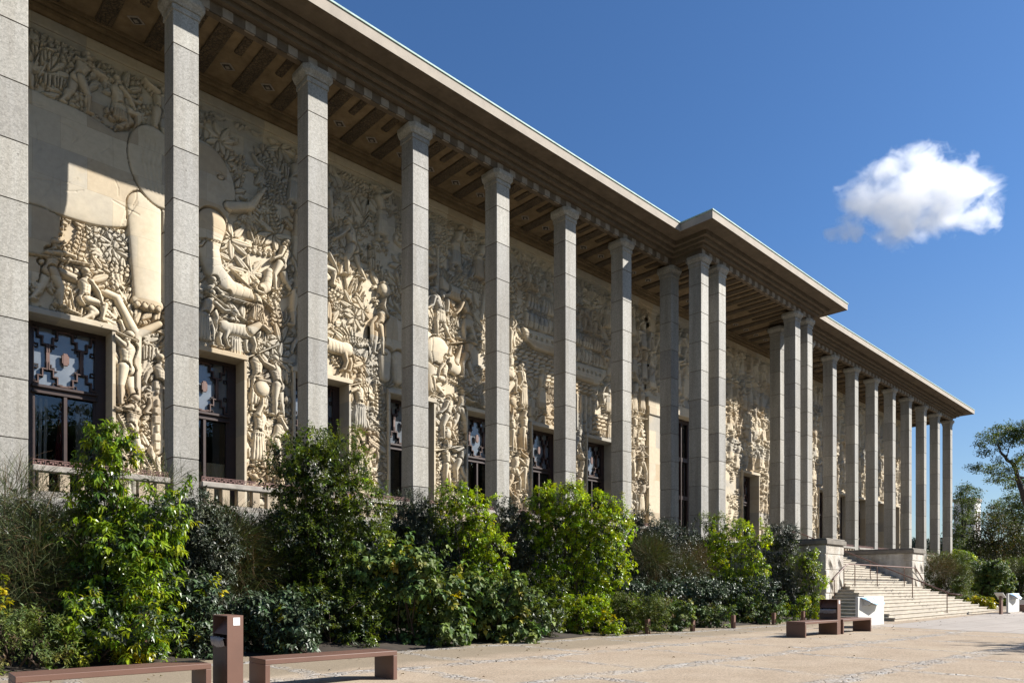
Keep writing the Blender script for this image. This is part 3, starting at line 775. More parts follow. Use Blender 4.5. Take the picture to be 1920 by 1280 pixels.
    def beast(s, x, z, L, r, base=.09, ht=.18, horns=None, flip=None):
        f = r.choice((-1, 1)) if flip is None else flip; hz = z + .48 * L
        X = lambda a: x + f * a * L
        body = [('c', X(-.33), hz + .02 * L, .155 * L, X(.28), hz + .06 * L, .18 * L, 1), ('e', X(-.36), hz + .04 * L, .19 * L, .17 * L, 0, 1)]
        far = []; near = []
        for k, (a, b, c_) in enumerate(((-.42, -.5, -.46), (-.3, -.36, -.30), (.22, .18, .2), (.34, .42, .38))):
            l = [('c', X(a), hz - .05 * L, .075 * L, X(b), z + .22 * L, .042 * L, 1), ('c', X(b), z + .22 * L, .042 * L, X(c_), z + .03 * L, .030 * L, 1), ('c', X(c_), z + .03 * L, .03 * L, X(c_ + .05), z + .02 * L, .026 * L, 1)]
            (near if k % 2 else far).extend(l)
        s.group(far, base - .02, ht * .7); s.group(body + near, base, ht)
        hd = (X(.62), hz + .30 * L)
        s.group([('c', X(.30), hz + .10 * L, .13 * L, X(.52), hz + .30 * L, .085 * L, 1), ('c', *hd, .075 * L, X(.80), hz + .18 * L, .045 * L, 1.05), ('e', X(.57), hz + .40 * L, .03 * L, .07 * L, .4 * f, .8)], base + .02, ht)
        if horns or (horns is None and r.random() < .6):
            for d in (0, .05): s.group([('c', X(.58 + d), hz + .37 * L, .028 * L, X(.52 + d), hz + .58 * L, .020 * L, 1), ('c', X(.52 + d), hz + .58 * L, .02 * L, X(.60 + d), hz + .72 * L, .008 * L, 1)], base + .05, .08, .02)
        s.group([('c', X(-.53), hz + .05 * L, .025 * L, X(-.62), hz - .22 * L, .018 * L, 1)], base, .07, .02)
        for k in range(6): s.line([(X(-.2 + k * .09), hz + .1 * L), (X(-.22 + k * .09), hz - .08 * L)], .014 * L, .018)
    def sail(s, P, base, ht, n=6):
        s.group([('p', P, 1)], base, ht, .04, .4)
        (a, b, c_, d) = P
        for k in range(1, n):
            t = k / n; p0 = (a[0] + (b[0] - a[0]) * t, a[1] + (b[1] - a[1]) * t); p1 = (d[0] + (c_[0] - d[0]) * t, d[1] + (c_[1] - d[1]) * t)
            m = ((p0[0] + p1[0]) / 2 + .06, (p0[1] + p1[1]) / 2); s.line([p0, m, p1], .022, .035)
    def ship(s, x, z, L, r, base=.08, ht=.14):
        for k, mx in enumerate((-.28, .02, .30)):
            mxx = x + mx * L; s.group([('c', mxx, z + .2, .05, mxx, z + L * 1.05, .03, 1)], base, ht * .8, .03)
            for j in range(3):
                zz = z + .5 + j * L * .28; wd = L * (.17 - .03 * j); h_ = L * .22
                s.sail([(mxx - wd * .85, zz + h_), (mxx + wd * .85, zz + h_), (mxx + wd + .05, zz), (mxx - wd + .05, zz)], base + .02, ht, 5)
            for j in range(5): s.group([('c', mxx + (j - 2) * .12 * L, z + .3, .012, mxx, z + L * .98, .012, 1)], base - .02, .05, .012)
        s.group([('p', [(x - .5 * L, z + .42), (x - .42 * L, z - .15), (x - .25 * L, z - .42), (x + .3 * L, z - .42), (x + .48 * L, z + .1), (x + .52 * L, z + .5)], 1)], base + .05, ht, .05, .4)
        for j in range(5): s.line([(x - .47 * L, z + .3 - j * .14), (x + .46 * L, z + .34 - j * .14)], .014, .03)
        for j in range(7): s.group([('e', x - .36 * L + j * .11 * L, z + .08, .06, .06, 0, 1)], base + .1, .05, .02)
    def waves(s, x0, x1, z, n, base, r):
        for j in range(n):
            zz = z - j * .2; xx = x0 + r.uniform(0, .3)
            while xx < x1:
                s.group([('e', xx, zz, .24, .085, .25, 1)], base, .10, .02); s.line([(xx - .16, zz), (xx + .16, zz + .04)], .02, .03); xx += .40
    GL = {'L': '10 10 10 10 11', "'": '1 1 0 0 0', 'I': '1 1 1 1 1', 'V': '101 101 101 101 010', 'O': '111 101 101 101 111', 'R': '110 101 110 101 101', 'E': '11 10 11 10 11'}
    def text_down(s, txt, x, z, ch, hgt):
        for k, t in enumerate(txt):
            rows = s.GL[t].split()
            for j, row in enumerate(rows):
                for i, b in enumerate(row):
                    if b == '1':
                        cx = x + (i - len(row) / 2 + .5) * ch / 4.2; cz = z - k * ch * 1.42 - j * ch / 5
                        w = s.win(cx - ch / 8.4, cx + ch / 8.4, cz - ch / 10, cz + ch / 10)
                        if w is not None: s.H[w[0], w[1]] = hgt
    def mesh(s, name, holes):
        """height field -> faces, without the window and portal openings"""
        xs = s.X; zs = s.Z; Y = LW + .07 - s.H
        V = np.stack([np.broadcast_to(xs[None], s.H.shape), Y, np.broadcast_to(zs[:, None], s.H.shape)], -1).reshape(-1, 3)
        idx = np.arange(s.nx * s.nz).reshape(s.nz, s.nx)
        F = np.stack([idx[:-1, :-1], idx[:-1, 1:], idx[1:, 1:], idx[1:, :-1]], -1)
        cx = (xs[:-1] + xs[1:]) / 2; cz = (zs[:-1] + zs[1:]) / 2
        keep = np.ones((s.nz - 1, s.nx - 1), bool)
        for (a, b, c_, d) in holes: keep &= ~((cx[None] > a) & (cx[None] < b) & (cz[:, None] > c_) & (cz[:, None] < d))
        o = np_mesh(name, V, F[keep], M['relief'], building, True)
        o.matrix_parent_inverse = base_inv
        return o

def foliage(R, x0, x1, z0, z1, dens, r):
    n = int((x1 - x0) * (z1 - z0) * dens)
    for _ in range(n):
        x, z = r.uniform(x0, x1), r.uniform(z0, z1); k = r.random(); b = .01 + .04 * r.random(); h = .09 + .04 * r.random()
        if k < .46: R.frond(x, z, r.uniform(-.3, 3.4), r.uniform(.9, 1.5), 8, r.uniform(.06, .09), b, h, r, r.uniform(-.9, .9))
        elif k < .68: R.rosette(x, z, r.uniform(.45, .75), 8, b, h, r)
        elif k < .80: R.rosette(x, z, r.uniform(.7, 1.0), 6, b, h, r, 1.8, r.uniform(.3, 1.3))
        elif k < .87: R.fruit(x, z, r.uniform(.18, .3), 16, b + .02, h, r)
        elif k < .94: R.bananas(x, z, 6, b + .02, h, r)
        else: R.grass(x, z, 9, b, h, r)

def elephant(R):
    # rump and belly, fore leg, ear, high head with tusks, and a trunk that curls to the right
    R.group([('c', 4.3, 12.4, .50, 4.25, 10.2, .40, .8), ('c', 7.75, 12.4, .46, 7.8, 10.3, .36, .8)], .05, .12, .03)
    R.group([('e', 4.95, 13.55, 2.5, 1.62, -.06, 1), ('e', 4.1, 13.6, 1.4, 1.6, 0, .95), ('e', 6.9, 13.7, 1.4, 1.45, 0, 1)], .08, .13, .035, .3)
    R.group([('c', 6.95, 12.9, .50, 7.05, 10.2, .40, 1), ('e', 7.06, 10.05, .46, .25, 0, .9)], .13, .11, .028)
    R.group([('e', 8.7, 14.5, 1.05, 1.28, .25, 1), ('c', 9.0, 14.2, .62, 9.0, 13.1, .46, 1)], .14, .13, .03, .35)
    T = [(9.0, 13.2, .46), (8.85, 12.4, .38), (9.05, 11.7, .32), (9.6, 11.25, .26), (10.3, 11.25, .21), (10.85, 11.65, .17), (10.95, 12.2, .13)]
    R.group([('c', a[0], a[1], a[2], b[0], b[1], b[2], 1) for a, b in zip(T[:-1], T[1:])], .14, .14, .03)
    for a, b in zip(T[:-1], T[1:]):
        dx, dz = b[0] - a[0], b[1] - a[1]; l = math.hypot(dx, dz); nx, nz = -dz / l, dx / l
        for k in range(3):
            t = (k + .5) / 3; x, z, q = a[0] + dx * t, a[1] + dz * t, a[2] * .85
            R.line([(x - nx * q, z - nz * q), (x + dx / l * .05, z + dz / l * .05), (x + nx * q, z + nz * q)], .014, .016)
    R.group([('e', 7.3, 14.3, .80, 1.22, .18, 1)], .20, .07, .028, .3)
    for k in range(6): R.line([(6.95 + k * .14, 15.1 - k * .06), (6.85 + k * .13, 14.3), (7.0 + k * .11, 13.5)], .03, .022)
    R.group([('c', 9.5, 13.9, .15, 10.3, 14.2, .12, 1), ('c', 10.3, 14.2, .12, 10.75, 14.95, .05, 1)], .24, .10, .03)
    R.group([('e', 9.25, 14.75, .11, .07, .3, 1)], .27, .04, .02); R.line([(9.05, 14.85), (9.25, 14.92), (9.45, 14.82)], .025, .03)
    rr = random.Random(8)
    for k in range(26):                      # folds of the hide
        x, z, l = rr.uniform(3.4, 6.6), rr.uniform(12.3, 14.8), rr.uniform(.25, .8); a = rr.uniform(-.5, .5) + (1.4 if k % 3 else .2)
        R.line([(x, z), (x + cos(a) * l * .5 + .05, z + sin(a) * l * .5), (x + cos(a) * l, z + sin(a) * l)], rr.uniform(.014, .03), rr.uniform(.008, .02))
    for k in range(6): R.line([(6.3 + .05 * k, 12.1 + .1 * k), (6.45 + .06 * k, 12.7 + .06 * k)], .018, .016)
    for k in range(4): R.group([('e', 6.75 + .2 * k, 9.92, .08, .09, 0, 1)], .22, .05, .012)

def rhino(R, x, z, k=1.0):
    R.group([('e', x, z, 1.7 * k, 1.0 * k, .05, 1), ('e', x - 1.0 * k, z + .1, .95 * k, .95 * k, 0, 1)], .09, .2, .06, .35)
    for d in (-1.2, -.6, .7, 1.1): R.group([('c', x + d * k, z - .6 * k, .3 * k, x + d * k, z - 1.45 * k, .22 * k, 1)], .09, .15)
    R.group([('c', x + 1.4 * k, z + .1 * k, .65 * k, x + 2.3 * k, z - .35 * k, .33 * k, 1)], .13, .17, .05)
    R.group([('c', x + 2.35 * k, z - .1 * k, .14 * k, x + 2.6 * k, z + .65 * k, .03, 1), ('c', x + 1.95 * k, z + .15 * k, .11 * k, x + 2.05 * k, z + .5 * k, .03, 1)], .2, .1, .03)
    for d in range(5): R.line([(x - .9 * k + d * .5 * k, z + .8 * k), (x - 1.0 * k + d * .5 * k, z), (x - .8 * k + d * .5 * k, z - .7 * k)], .03, .035)

def gaps(R, x0, x1, z0, z1, n, r, lim=.09):
    """small leaves and buds carved into what is still low between the figures"""
    for _ in range(n):
        x, z = r.uniform(x0, x1), r.uniform(z0, z1); a0 = r.uniform(0, 6.28); L = r.uniform(.16, .34)
        for i in range(5): R.leaf(x, z, a0 + i * .5, L, L * .17, .035 + .03 * r.random(), .075, True, lim)
def people(R, x0, x1, z0, z1, n, r, H=(1.7, 2.3)):
    for _ in range(n):
        h = r.uniform(*H); R.person(r.uniform(x0, x1), r.uniform(z0, max(z0 + .05, z1 - h * .8)), h, r)

POSES = ('walk', 'reach', 'crouch', 'bow', 'pull', 'carry', 'reach', 'pull')
def bay_side(R, i, r):
    """figures in the strips beside window i and in the band above it"""
    c = wcen(i)
    for xa, xb in ((c + 1.25, c + 2.75),):
        for lvl in range(3):
            q = r.uniform(-.15, .25)
            R.person(xa + .35 + q, ZF + .15 + lvl * 1.8 + r.uniform(0, .4), r.uniform(1.7, 2.2), r, pose=r.choice(POSES), dress=r.random() < .3)
            R.person(xb - .45 + q, ZF + .45 + lvl * 1.8 + r.uniform(-.2, .4), r.uniform(1.7, 2.2), r, pose=r.choice(POSES), dress=r.random() < .3)

holes_w = [(wcen(i) - OPW - .05, wcen(i) + OPW + .05, 0, ZL + .06) for i in wins]
ZT = 17.16
# --- first section: elephant, hunters, leaves
r = random.Random(21)
RA = Relief(3.2, 15.0, ZF, ZT, .0195, .0195)
foliage(RA, 3.2, 15.0, ZF, ZT, 3.4, r)
for x in (3.9, 5.2, 6.3, 7.4): RA.person(x, 15.15 + .15 * r.random(), 1.9, r, base=.07, ht=.14)
for x in (11.9, 13.4): RA.tree(x, 12.6, 2.6, .05, .1, r)
for k in range(9): RA.frond(3.9 + k * .55, 10.6 + .9 * (k % 2), .3 + .4 * k, 1.15, 8, .085, .05, .09, r, .5)
elephant(RA)
RA.group([('c', 4.3, 10.45, .09, 6.2, 10.0, .11, 1), ('c', 6.2, 10.0, .11, 6.75, 9.0, .14, 1), ('c', 6.75, 9.0, .14, 7.4, 9.5, .1, 1), ('c', 6.75, 9.0, .15, 6.7, 4.2, .13, 1)], .06, .13)
for (x, z, h, p, f) in ((6.45, 6.75, 2.35, 'reach', -1), (5.35, 9.12, 1.9, 'crouch', 1), (4.5, 9.3, 1.95, 'bow', 1), (6.6, 5.1, 2.1, 'pull', -1), (7.25, 4.6, 1.9, 'stand', -1), (6.35, 3.55, 2.2, 'stand', 1), (7.45, 6.6, 2.0, 'walk', 1),
                        (8.2, 11.0, 1.6, 'reach', 1), (8.9, 9.6, 1.9, 'pull', 1), (10.6, 10.0, 1.8, 'bow', -1), (11.4, 11.6, 2.0, 'walk', -1), (8.75, 9.15, 1.95, 'pull', 1), (9.8, 9.1, 1.9, 'crouch', -1), (10.55, 7.35, 2.2, 'carry', 1), (10.6, 5.45, 2.2, 'carry', -1), (11.15, 5.3, 2.15, 'carry', 1), (10.45, 3.6, 2.0, 'crouch', 1), (11.2, 3.55, 2.0, 'stand', -1), (11.3, 7.3, 2.1, 'reach', -1),
                        (12.0, 10.6, 2.3, 'stand', -1), (12.9, 12.4, 2.1, 'crouch', 1), (14.3, 13.0, 2.3, 'walk', -1), (13.2, 14.9, 1.9, 'carry', 1), (11.9, 14.8, 1.9, 'reach', 1), (12.3, 8.7, 2.0, 'walk', 1), (14.5, 5.4, 2.2, 'walk', 1), (14.3, 3.6, 2.0, 'reach', -1), (14.6, 7.2, 2.1, 'pull', -1)):
    RA.person(x, z, h, r, pose=p, flip=f, dress=r.random() < .2)
for (x, z, L, f) in ((9.9, 9.25, 1.3, 1), (13.4, 9.4, 1.6, -1)): RA.beast(x, z, L, r, flip=f)
# jagged saws and the carved word beside the first window
for (x, z) in ((6.25, 6.5), (6.30, 5.6), (6.95, 5.4)):
    RA.group([('c', x, z, .05, x + .38, z - .75, .04, 1)], .14, .05, .02)
    for k in range(10): RA.leaf(x + .038 * k, z - .075 * k, .45, .12, .03, .1, .06, False)
RA.group([('c', 7.36, 7.6, .17, 7.36, 5.6, .17, 1)], .06, .05, .03, .12)
RA.text_down("L'IVOIRE", 7.34, 7.66, .19, .2)
for k in range(3): RA.group([('p', [(10.3, 4.35 - .3 * k), (11.0, 4.35 - .3 * k), (11.0, 4.12 - .3 * k), (10.3, 4.12 - .3 * k)], 1)], .1, .06, .03, .2)
# --- second section: big beasts, boats and ships
r = random.Random(5)
RB = Relief(15.0, 33.1, ZF, ZT, .028, .025)
foliage(RB, 15.0, 24.0, ZF, ZT, 3.2, r); foliage(RB, 24.0, 33.1, ZF, ZT, 2.4, r)
RA2 = None
rhino(RB, 16.9, 11.0, 1.0)
for (x, z, L, f) in ((19.2, 12.9, 1.8, -1), (21.7, 9.3, 1.7, 1)): RB.beast(x, z, L, r, flip=f, horns=True)
for i in range(3, 7): bay_side(RB, i, r)
for x in (18.3, 20.8): RB.tree(x, 13.2, 2.6, .05, .1, r)
for x in (15.6, 17.3, 19.3, 20.6, 22.2): RB.person(x, 14.6 + .3 * r.random(), 2.1, r, dress=True)
for x in (15.4, 18.6, 19.9, 21.4, 22.5): RB.person(x, 9.2 + 1.2 * r.random(), 2.1, r)
for x in (18.5, 20.0, 22.6): RB.person(x, 11.6 + .8 * r.random(), 2.2, r)
RB.waves(22.9, 28.4, 12.3, 6, .05, r); RB.ship(24.9, 13.0, 3.3, r); RB.ship(27.9, 12.2, 3.0, r)
RB.waves(25.6, 33.0, 10.2, 4, .05, r)
for x in (23.4, 24.6, 26.4, 28.3): RB.person(x, 9.3 + .5 * r.random(), 2.2, r, dress=r.random() < .5)
for k in range(5): RB.group([('c', 26.8 + .35 * k, 9.3, .10, 26.8 + .35 * k, 11.0, .09, 1)], .08, .1, .03)
for x in (29.6, 30.7, 31.7, 32.6):
    for lv in range(4): RB.person(x + .3 * r.random(), 8.7 + lv * 2.0 + .3 * r.random(), 2.1, r, dress=True)
for x in (30.4, 31.5, 32.5):
    for lv in range(3): RB.person(x + .2 * r.random(), 3.6 + lv * 1.8, 2.0, r, dress=lv == 1)
# --- far section
r = random.Random(9)
RC = Relief(41.1, 75.7, ZF, ZT, .058, .040)
foliage(RC, 41.1, 75.7, ZF, ZT, 1.3, r)
RC.ship(44.9, 11.8, 3.2, r); RC.ship(50.5, 12.6, 3.4, r); RC.waves(42.5, 52, 11.0, 4, .05, r)
for k in range(4): RC.group([('c', 46.3 + .02 * k, 4.0 + k * .2, .5 - .1 * k, 47.2, 7.5, .3, 1)], .06, .1)
for i in range(10, 18): bay_side(RC, i, r)
for x in np.arange(42.0, 75.2, .92):
    for lv in range(4): RC.person(x + .4 * r.random(), 9.2 + lv * 1.95 + .4 * r.random(), 2.1, r, dress=r.random() < .4)
for x in np.arange(53, 74, 4.2): RC.beast(x, 9.4 + 3 * r.random(), 1.8, r)
RD = Relief(33.1, 41.1, 11.95, ZT, .05, .04)
foliage(RD, 33.1, 41.1, 12, ZT, 2.0, r)
for k in range(9): RD.person(33.6 + .88 * k, 12.4 + .4 * (k % 2), 2.9 if k == 4 else 2.3, r, dress=True)
for k in range(9): RD.person(33.5 + .9 * k, 14.6 + .3 * (k % 2), 2.0, r)
gaps(RA, 3.2, 15, ZF, ZT, 330, r); gaps(RB, 15, 33.1, ZF, ZT, 500, r); gaps(RC, 41.1, 75.7, ZF, ZT, 500, r)
for R_ in (RA, RB, RC, RD):       # plain band along the top edge of the carving
    w_ = R_.win(0, 99, ZT - .22, ZT + 1); R_.H[w_[0], w_[1]] = .05
top = RA.mesh('carved_wall', holes_w); RB.mesh('carved_wall', holes_w); RC.mesh('carved_wall', holes_w); RD.mesh('carved_wall', [])
c = WB(); c.box(33.1, 41.1, LW + .2, LW + .6, 12.0, ZT); c.box(3.2, 33.1, LW + .35, LW + .6, ZL + .6, ZS); c.box(41.1, 75.6, LW + .35, LW + .6, ZL + .6, ZS)
c.part('wall_core', M['plain'])
# ================================================================ ground, paving, stairs
g = MB(); g.add([(-900, -900, 0), (1500, -900, 0), (1500, 1200, 0), (-900, 1200, 0)], [(0, 1, 2, 3)])
tag(g.build('ground', M['ground']), kind='structure')
g = MB(); g.add([(25.4, 8.72, .004), (24.2, 4.4, .004), (22.5, -2, .004), (20, -12, .004), (52, -12, .004), (52, 9.2, .004)], [(0, 1, 2, 3, 4, 5)])
tag(g.build('pavement', M['paving']), kind='structure')
# unseen avenue and park lawn behind the viewer, added dark to cut bounced light
g = MB(); g.add([(-400, -30, .003), (500, -30, .003), (500, -13, .003), (-400, -13, .003)], [(0, 1, 2, 3)])
tag(g.build('road', simple('dark asphalt', (.05, .05, .052), .9, .2, 2, .3, 60)), kind='structure')
g = MB(); g.add([(-400, -800, .003), (500, -800, .003), (500, -30.2, .003), (-400, -30.2, .003)], [(0, 1, 2, 3)])
g.add([(-400, -12.8, .003), (10, -12.8, .003), (4, -2.5, .003), (-2, 1.5, .003), (-30, 4, .003), (-400, 4, .003)], [(0, 1, 2, 3, 4, 5)])
tag(g.build('lawn', simple('mown grass', (.035, .055, .016), .95, .3, 1.5, .6, 30)), kind='structure')
# planting beds: soil rising towards the terrace wall
def bed(x0, x1, n, seed):
    r = random.Random(seed); vs = []; fs = []; m = 9
    for i in range(n + 1):
        x = x0 + (x1 - x0) * i / n; e = 12.35 + .2 * sin(x * 1.3) + (.7 if x < 7 else 0)
        for j in range(m + 1):
            q = j / m; vs.append((x, e + (20.2 - e) * q, .008 + .45 * q ** .8 + .09 * r.random() * min(1, q * 5)))
    for i in range(n):
        for j in range(m): a = i * (m + 1) + j; fs.append((a, a + m + 1, a + m + 2, a + 1))
    b = MB(); b.add(vs, fs); return b
tag(bed(-6, 30.4, 60, 1).build('planting_soil', M['soil'], smooth=True), kind='structure')
tag(bed(43.6, 95, 40, 2).build('planting_soil', M['soil'], smooth=True), kind='structure')

stairs = empty('staircase', (37.1, 13, 0))
tag(stairs, 'broad flight of pale stone steps between two rough stone piers', 'staircase')
class SB(WB): root = stairs
TR, RI, L0, C0 = .2985, .1352, 9.49, 37.1
s = SB(); hw0 = 7.67
def tread(x0, x1, y, yb, z0, z1):
    s.box(x0 + .03, x1 - .03, y + .03, yb, z0 - .01, z1 - .045); s.bbox(x0, x1, y, yb - .004, z1 - .045, z1, .008)
for k in range(10):
    hw = hw0 - k * .302; tread(C0 - hw, C0 + hw, L0 + k * TR, 13.4 + .001 * k, k * RI, (k + 1) * RI)
z = 10 * RI; y = L0 + 10 * TR; k = 10
while z + RI < ZF - .05:
    tread(C0 - 4.64, C0 + 4.64, y, 17.3 + .001 * k, z, z + RI); z += RI; y += TR; k += 1
s.part('step', M['step'])
mk0 = None
for i in range(9):
    k = 9 - i; L_ = L0 + k * TR + .026; xp = 1648 + i * 13.6; t_ = L_ / math.tan(dirx(xp))
    if mk0 is None:
        p = MB(); p.box(-.10, -.075, 0, .008, -.045, .045); p.box(.03, .055, 0, .008, -.045, .045); p.box(-.10, .055, .002, .006, .046, .052); o = mk0 = p.build('step_mark', M['frame'], stairs)
        o.matrix_parent_inverse = Matrix.Translation(-Vector(stairs.location))
    else: o = copy_tree(mk0, stairs)
    o.location = (t_, L_, (k + .42) * RI)
for x0, x1 in ((30.55, 32.45), (41.65, 43.55)):
    p = SB(); mesh_c = .02
    p.bbox(x0, x1, 12.62, 17.3, 0, 3.14, .03)
    yf = 12.60
    # split courses and diagonal chisel strokes on the front
    for (z0, z1) in ((0, 1.05), (1.06, 2.05), (2.06, 2.72), (2.73, 3.13)):
        p.bbox(x0 - .015, x1 + .015, yf - .02 - .02 * (z0 % 2), yf + .4, z0, z1, .03)
    r = random.Random(int(x0))
    for (cx, cz) in ((.35, 2.35), (1.35, 2.4), (.4, 1.5), (1.4, 1.55), (.85, .7), (1.5, .6)):
        for q in range(3):
            a = r.uniform(.9, 1.2); X, Z = x0 + cx + q * .10, cz - q * .08; dx, dz = .05, .24
            p.add([(X - dx, yf - .045, Z + dz), (X + dx * .2, yf - .085, Z), (X + dx, yf - .045, Z - dz), (X + dx * .6, yf - .03, Z + .02)], [(0, 1, 3), (1, 2, 3), (0, 3, 2), (0, 2, 1)])
    pr = p.part('pier', M['rough'])
    p = SB(); p.bbox(x0 - .10, x1 + .10, 12.48, 17.3, 3.142, 3.33, .02); p.bbox(x0 - .05, x1 + .05, 12.53, 17.3, 3.331, 3.40, .02); p.part('coping', M['coping'], pr)
def stepz(L): return max(0, min(ZF, math.floor((L - L0) / TR + 1) * RI)) if L > L0 else 0
def rail(path, posts, root=stairs):
    h = SB(); h.tube(path, .030, 8)
    for p in (path[0], path[-1]): h.bbox(p[0] - .03, p[0] + .03, p[1] - .05, p[1] + .05, p[2] - .06, p[2] + .03, .008)
    for (x, y, zb, zt) in posts:
        h.tube([(x, y, zb), (x, y, zt - .08), (x, y + .02, zt)], .021, 8); h.bbox(x - .06, x + .06, y - .06, y + .06, zb, zb + .02, .004)
    return h.part('handrail', M['steel'], None, True)
def zr(L): return 1.39 + (L - 12.47) * .453
rail([(37.1, 17.0, 4.3), (37.1, 16.4, zr(16.4) + .9), (37.1, 9.6, zr(9.6) + .92), (37.1, 9.2, .96)], [(37.1, l, stepz(l) - .01, zr(l) + .9) for l in (16.2, 14.7, 13.1, 11.2, 9.75)])
rail([(31.0, 12.50, 1.60), (31.15, 12.47, 1.70), (32.4, 12.44, 2.30), (32.7, 12.43, 2.34), (41.5, 12.43, 2.34), (41.8, 12.44, 2.30), (43.05, 12.47, 1.70), (43.2, 12.50, 1.60)],
     [(31.12, 12.45, .66, 1.68), (32.1, 12.43, 1.2, 2.17), (33.35, 12.43, 1.34, 2.33), (36.1, 12.43, 1.34, 2.33), (39.9, 12.43, 1.34, 2.33), (43.07, 12.45, .66, 1.68)])

# ---- benches of folded brown steel, litter bins, low posts
ANG = -.040
def bench_mesh():
    b = MB(); L, D, H, t = 1.92, .52, .41, .065
    b.bbox(0, L, 0, D, H - t, H, .006); b.bbox(0, t, .0, D, 0, H - t - .001, .005); b.bbox(L - t, L, 0, D, 0, H - t - .001, .005)
    return b
def top_level(mb, name, mat, loc, rz, label, cat, group=None, **k):
    o = mb.build(name, mat, None, **k); o.location = loc; o.rotation_euler = (0, 0, rz); return tag(o, label, cat, group)
def make_bench():
    r_ = empty('bench')
    b = MB(); b.bbox(0, 1.92, 0, .52, .345, .41, .006); b.build('seat', M['steel'], r_)
    for x in (0, 1.855):
        b = MB(); b.bbox(x, x + .065, 0, .52, 0, .344, .005); b.build('leg', M['steel'], r_)
    return r_
bn = make_bench(); benches = []
for i, (x, y, lb) in enumerate(((1.34, 8.62, 'brown steel bench cut off by the lower left edge, left of the near bin'), (3.90, 8.50, 'brown steel bench just right of the near litter bin, nearest whole one'),
                                (18.2, 8.02, 'far brown steel bench left of the far bin, its dark end towards us'), (20.42, 7.93, 'far brown steel bench between the far bin and the large white box'),
                                (44.75, 8.05, 'tiny distant brown bench at the right edge past the small white box'))):
    o = bn if i == 0 else copy_tree(bn); o.location = (x, y, 0); o.rotation_euler = (0, 0, ANG)
    tag(o, lb, 'bench', 'brown steel benches on the gravel')
def make_bin():
    r_ = empty('litter_bin'); W, D, H, t = .19, .50, .97, .012
    b = MB()
    b.box(0, W, 0, t, 0, H); b.box(0, W, D - t, D, 0, H); b.box(W - t, W, t, D - t, 0, H - t); b.box(0, W, t, D - t, H - t, H)
    b.box(t, W - t, t, D - t, .10, .10 + t); b.box(0, W, t, D - t, .0, .03)
    b.build('bin_body', M['steel'], r_)
    b = MB(); b.add([(.004, t, .74), (.004, D - t, .74), (W - t, D - t, H - t), (W - t, t, H - t)], [(0, 1, 2, 3)]); b.build('sloping_hood', M['steel'], r_)
    b = MB(); b.box(-.004, .006, t, D - t, .06, .70); b.build('front_flap', M['steel_dark'], r_)
    b = MB(); rr = random.Random(4); vs = []; n = 18
    for j, (zz, e) in enumerate(((.705, .0), (.70, .025), (.665, .028), (.63, .012), (.60, .0))):
        for i in range(n): vs.append((-.006 - e * (.6 + .8 * rr.random()) - .012, .02 + (D - .04) * i / (n - 1), zz + .02 * (rr.random() - .5) - .02 * sin(pi * i / (n - 1)) * (j / 4)))
    b.add(vs, [(j * n + i, j * n + i + 1, (j + 1) * n + i + 1, (j + 1) * n + i) for j in range(4) for i in range(n - 1)]); b.build('bin_bag', M['bag'], r_, True)
    b = MB(); b.box(.07, .15, -.003, -.001, .85, .945); b.build('sticker', M['sticker'], r_)
    return r_
bi = make_bin()
for i, (x, y, lb) in enumerate(((3.43, 8.50, 'near brown steel litter bin with a white sticker, between two benches'), (20.12, 7.96, 'far brown steel litter bin between two benches before the steps'))):
    o = bi if i == 0 else copy_tree(bi); o.location = (x, y, 0); o.rotation_euler = (0, 0, ANG)
    tag(o, lb, 'litter bin', 'brown litter bins between benches')
b = MB()
b.box(-.055, .055, -.055, .055, .20, .42); b.box(-.055, -.04, -.055, .055, 0, .2); b.box(.04, .055, -.055, .055, 0, .2); b.box(-.04, .04, .04, .055, 0, .2)
b.add([(-.038, .03, 0), (.0, -.05, 0), (.038, .03, 0), (.0, .03, .19)], [(0, 1, 3), (1, 2, 3), (2, 0, 3), (0, 2, 1)])
po = b.build('bollard', M['steel'])
for i, (x, y, lb) in enumerate(((3.84, 12.95, 'short brown post behind the lower left bench, in front of yellow leaves'), (6.57, 12.9, 'short brown post in dark shade right of the near litter bin'),
                                (16.54, 11.75, 'short brown post half hidden by ferns, farthest left of the posts along the mid bed'), (18.52, 11.55, 'short brown post standing clear at the bed edge below dark leaves'),
                                (20.83, 11.5, 'short brown post under green leaves, second left of the far benches'), (23.81, 11.6, 'short brown post just left of the far benches'), (26.13, 11.6, 'short brown post behind the far left bench'))):
    o = po if i == 0 else copy_tree(po); o.location = (x, y, 0); tag(o, lb, 'bollard', 'short brown posts along the planting bed')
# ---- white display boxes with a tilted picture panel
def make_box():
    r_ = empty('display_box')
    b = MB(); b.bbox(0, 2.17, 0, .09, .05, 1.0, .012); b.build('cabinet', M['white'], r_)
    b = MB(); b.box(-.06, 2.75, -.10, .30, 0, .05); b.build('plinth', M['paving'], r_)
    b = MB(); b.add([(.35, -.24, .86), (1.15, -.28, .70), (1.62, -.22, .78), (1.75, -.02, .99), (.15, -.02, .99), (.35, -.24, .84), (1.15, -.28, .68), (1.62, -.22, .76), (1.75, -.02, .97), (.15, -.02, .97)],
                    [(0, 1, 2, 3, 4), (9, 8, 7, 6, 5), (0, 5, 6, 1), (1, 6, 7, 2), (2, 7, 8, 3), (3, 8, 9, 4), (4, 9, 5, 0)]); b.build('picture_panel', M_panel, r_)
    for x in (.4, .85, 1.3):
        b = MB(); b.prism([(0, .96), (-.22, .80), (-.20, .76), (0, .70)], 'x', x, x + .03); b.build('bracket', M['white'], r_)
    return r_
M_panel, nt, bb = new_mat('blue and white picture panel')
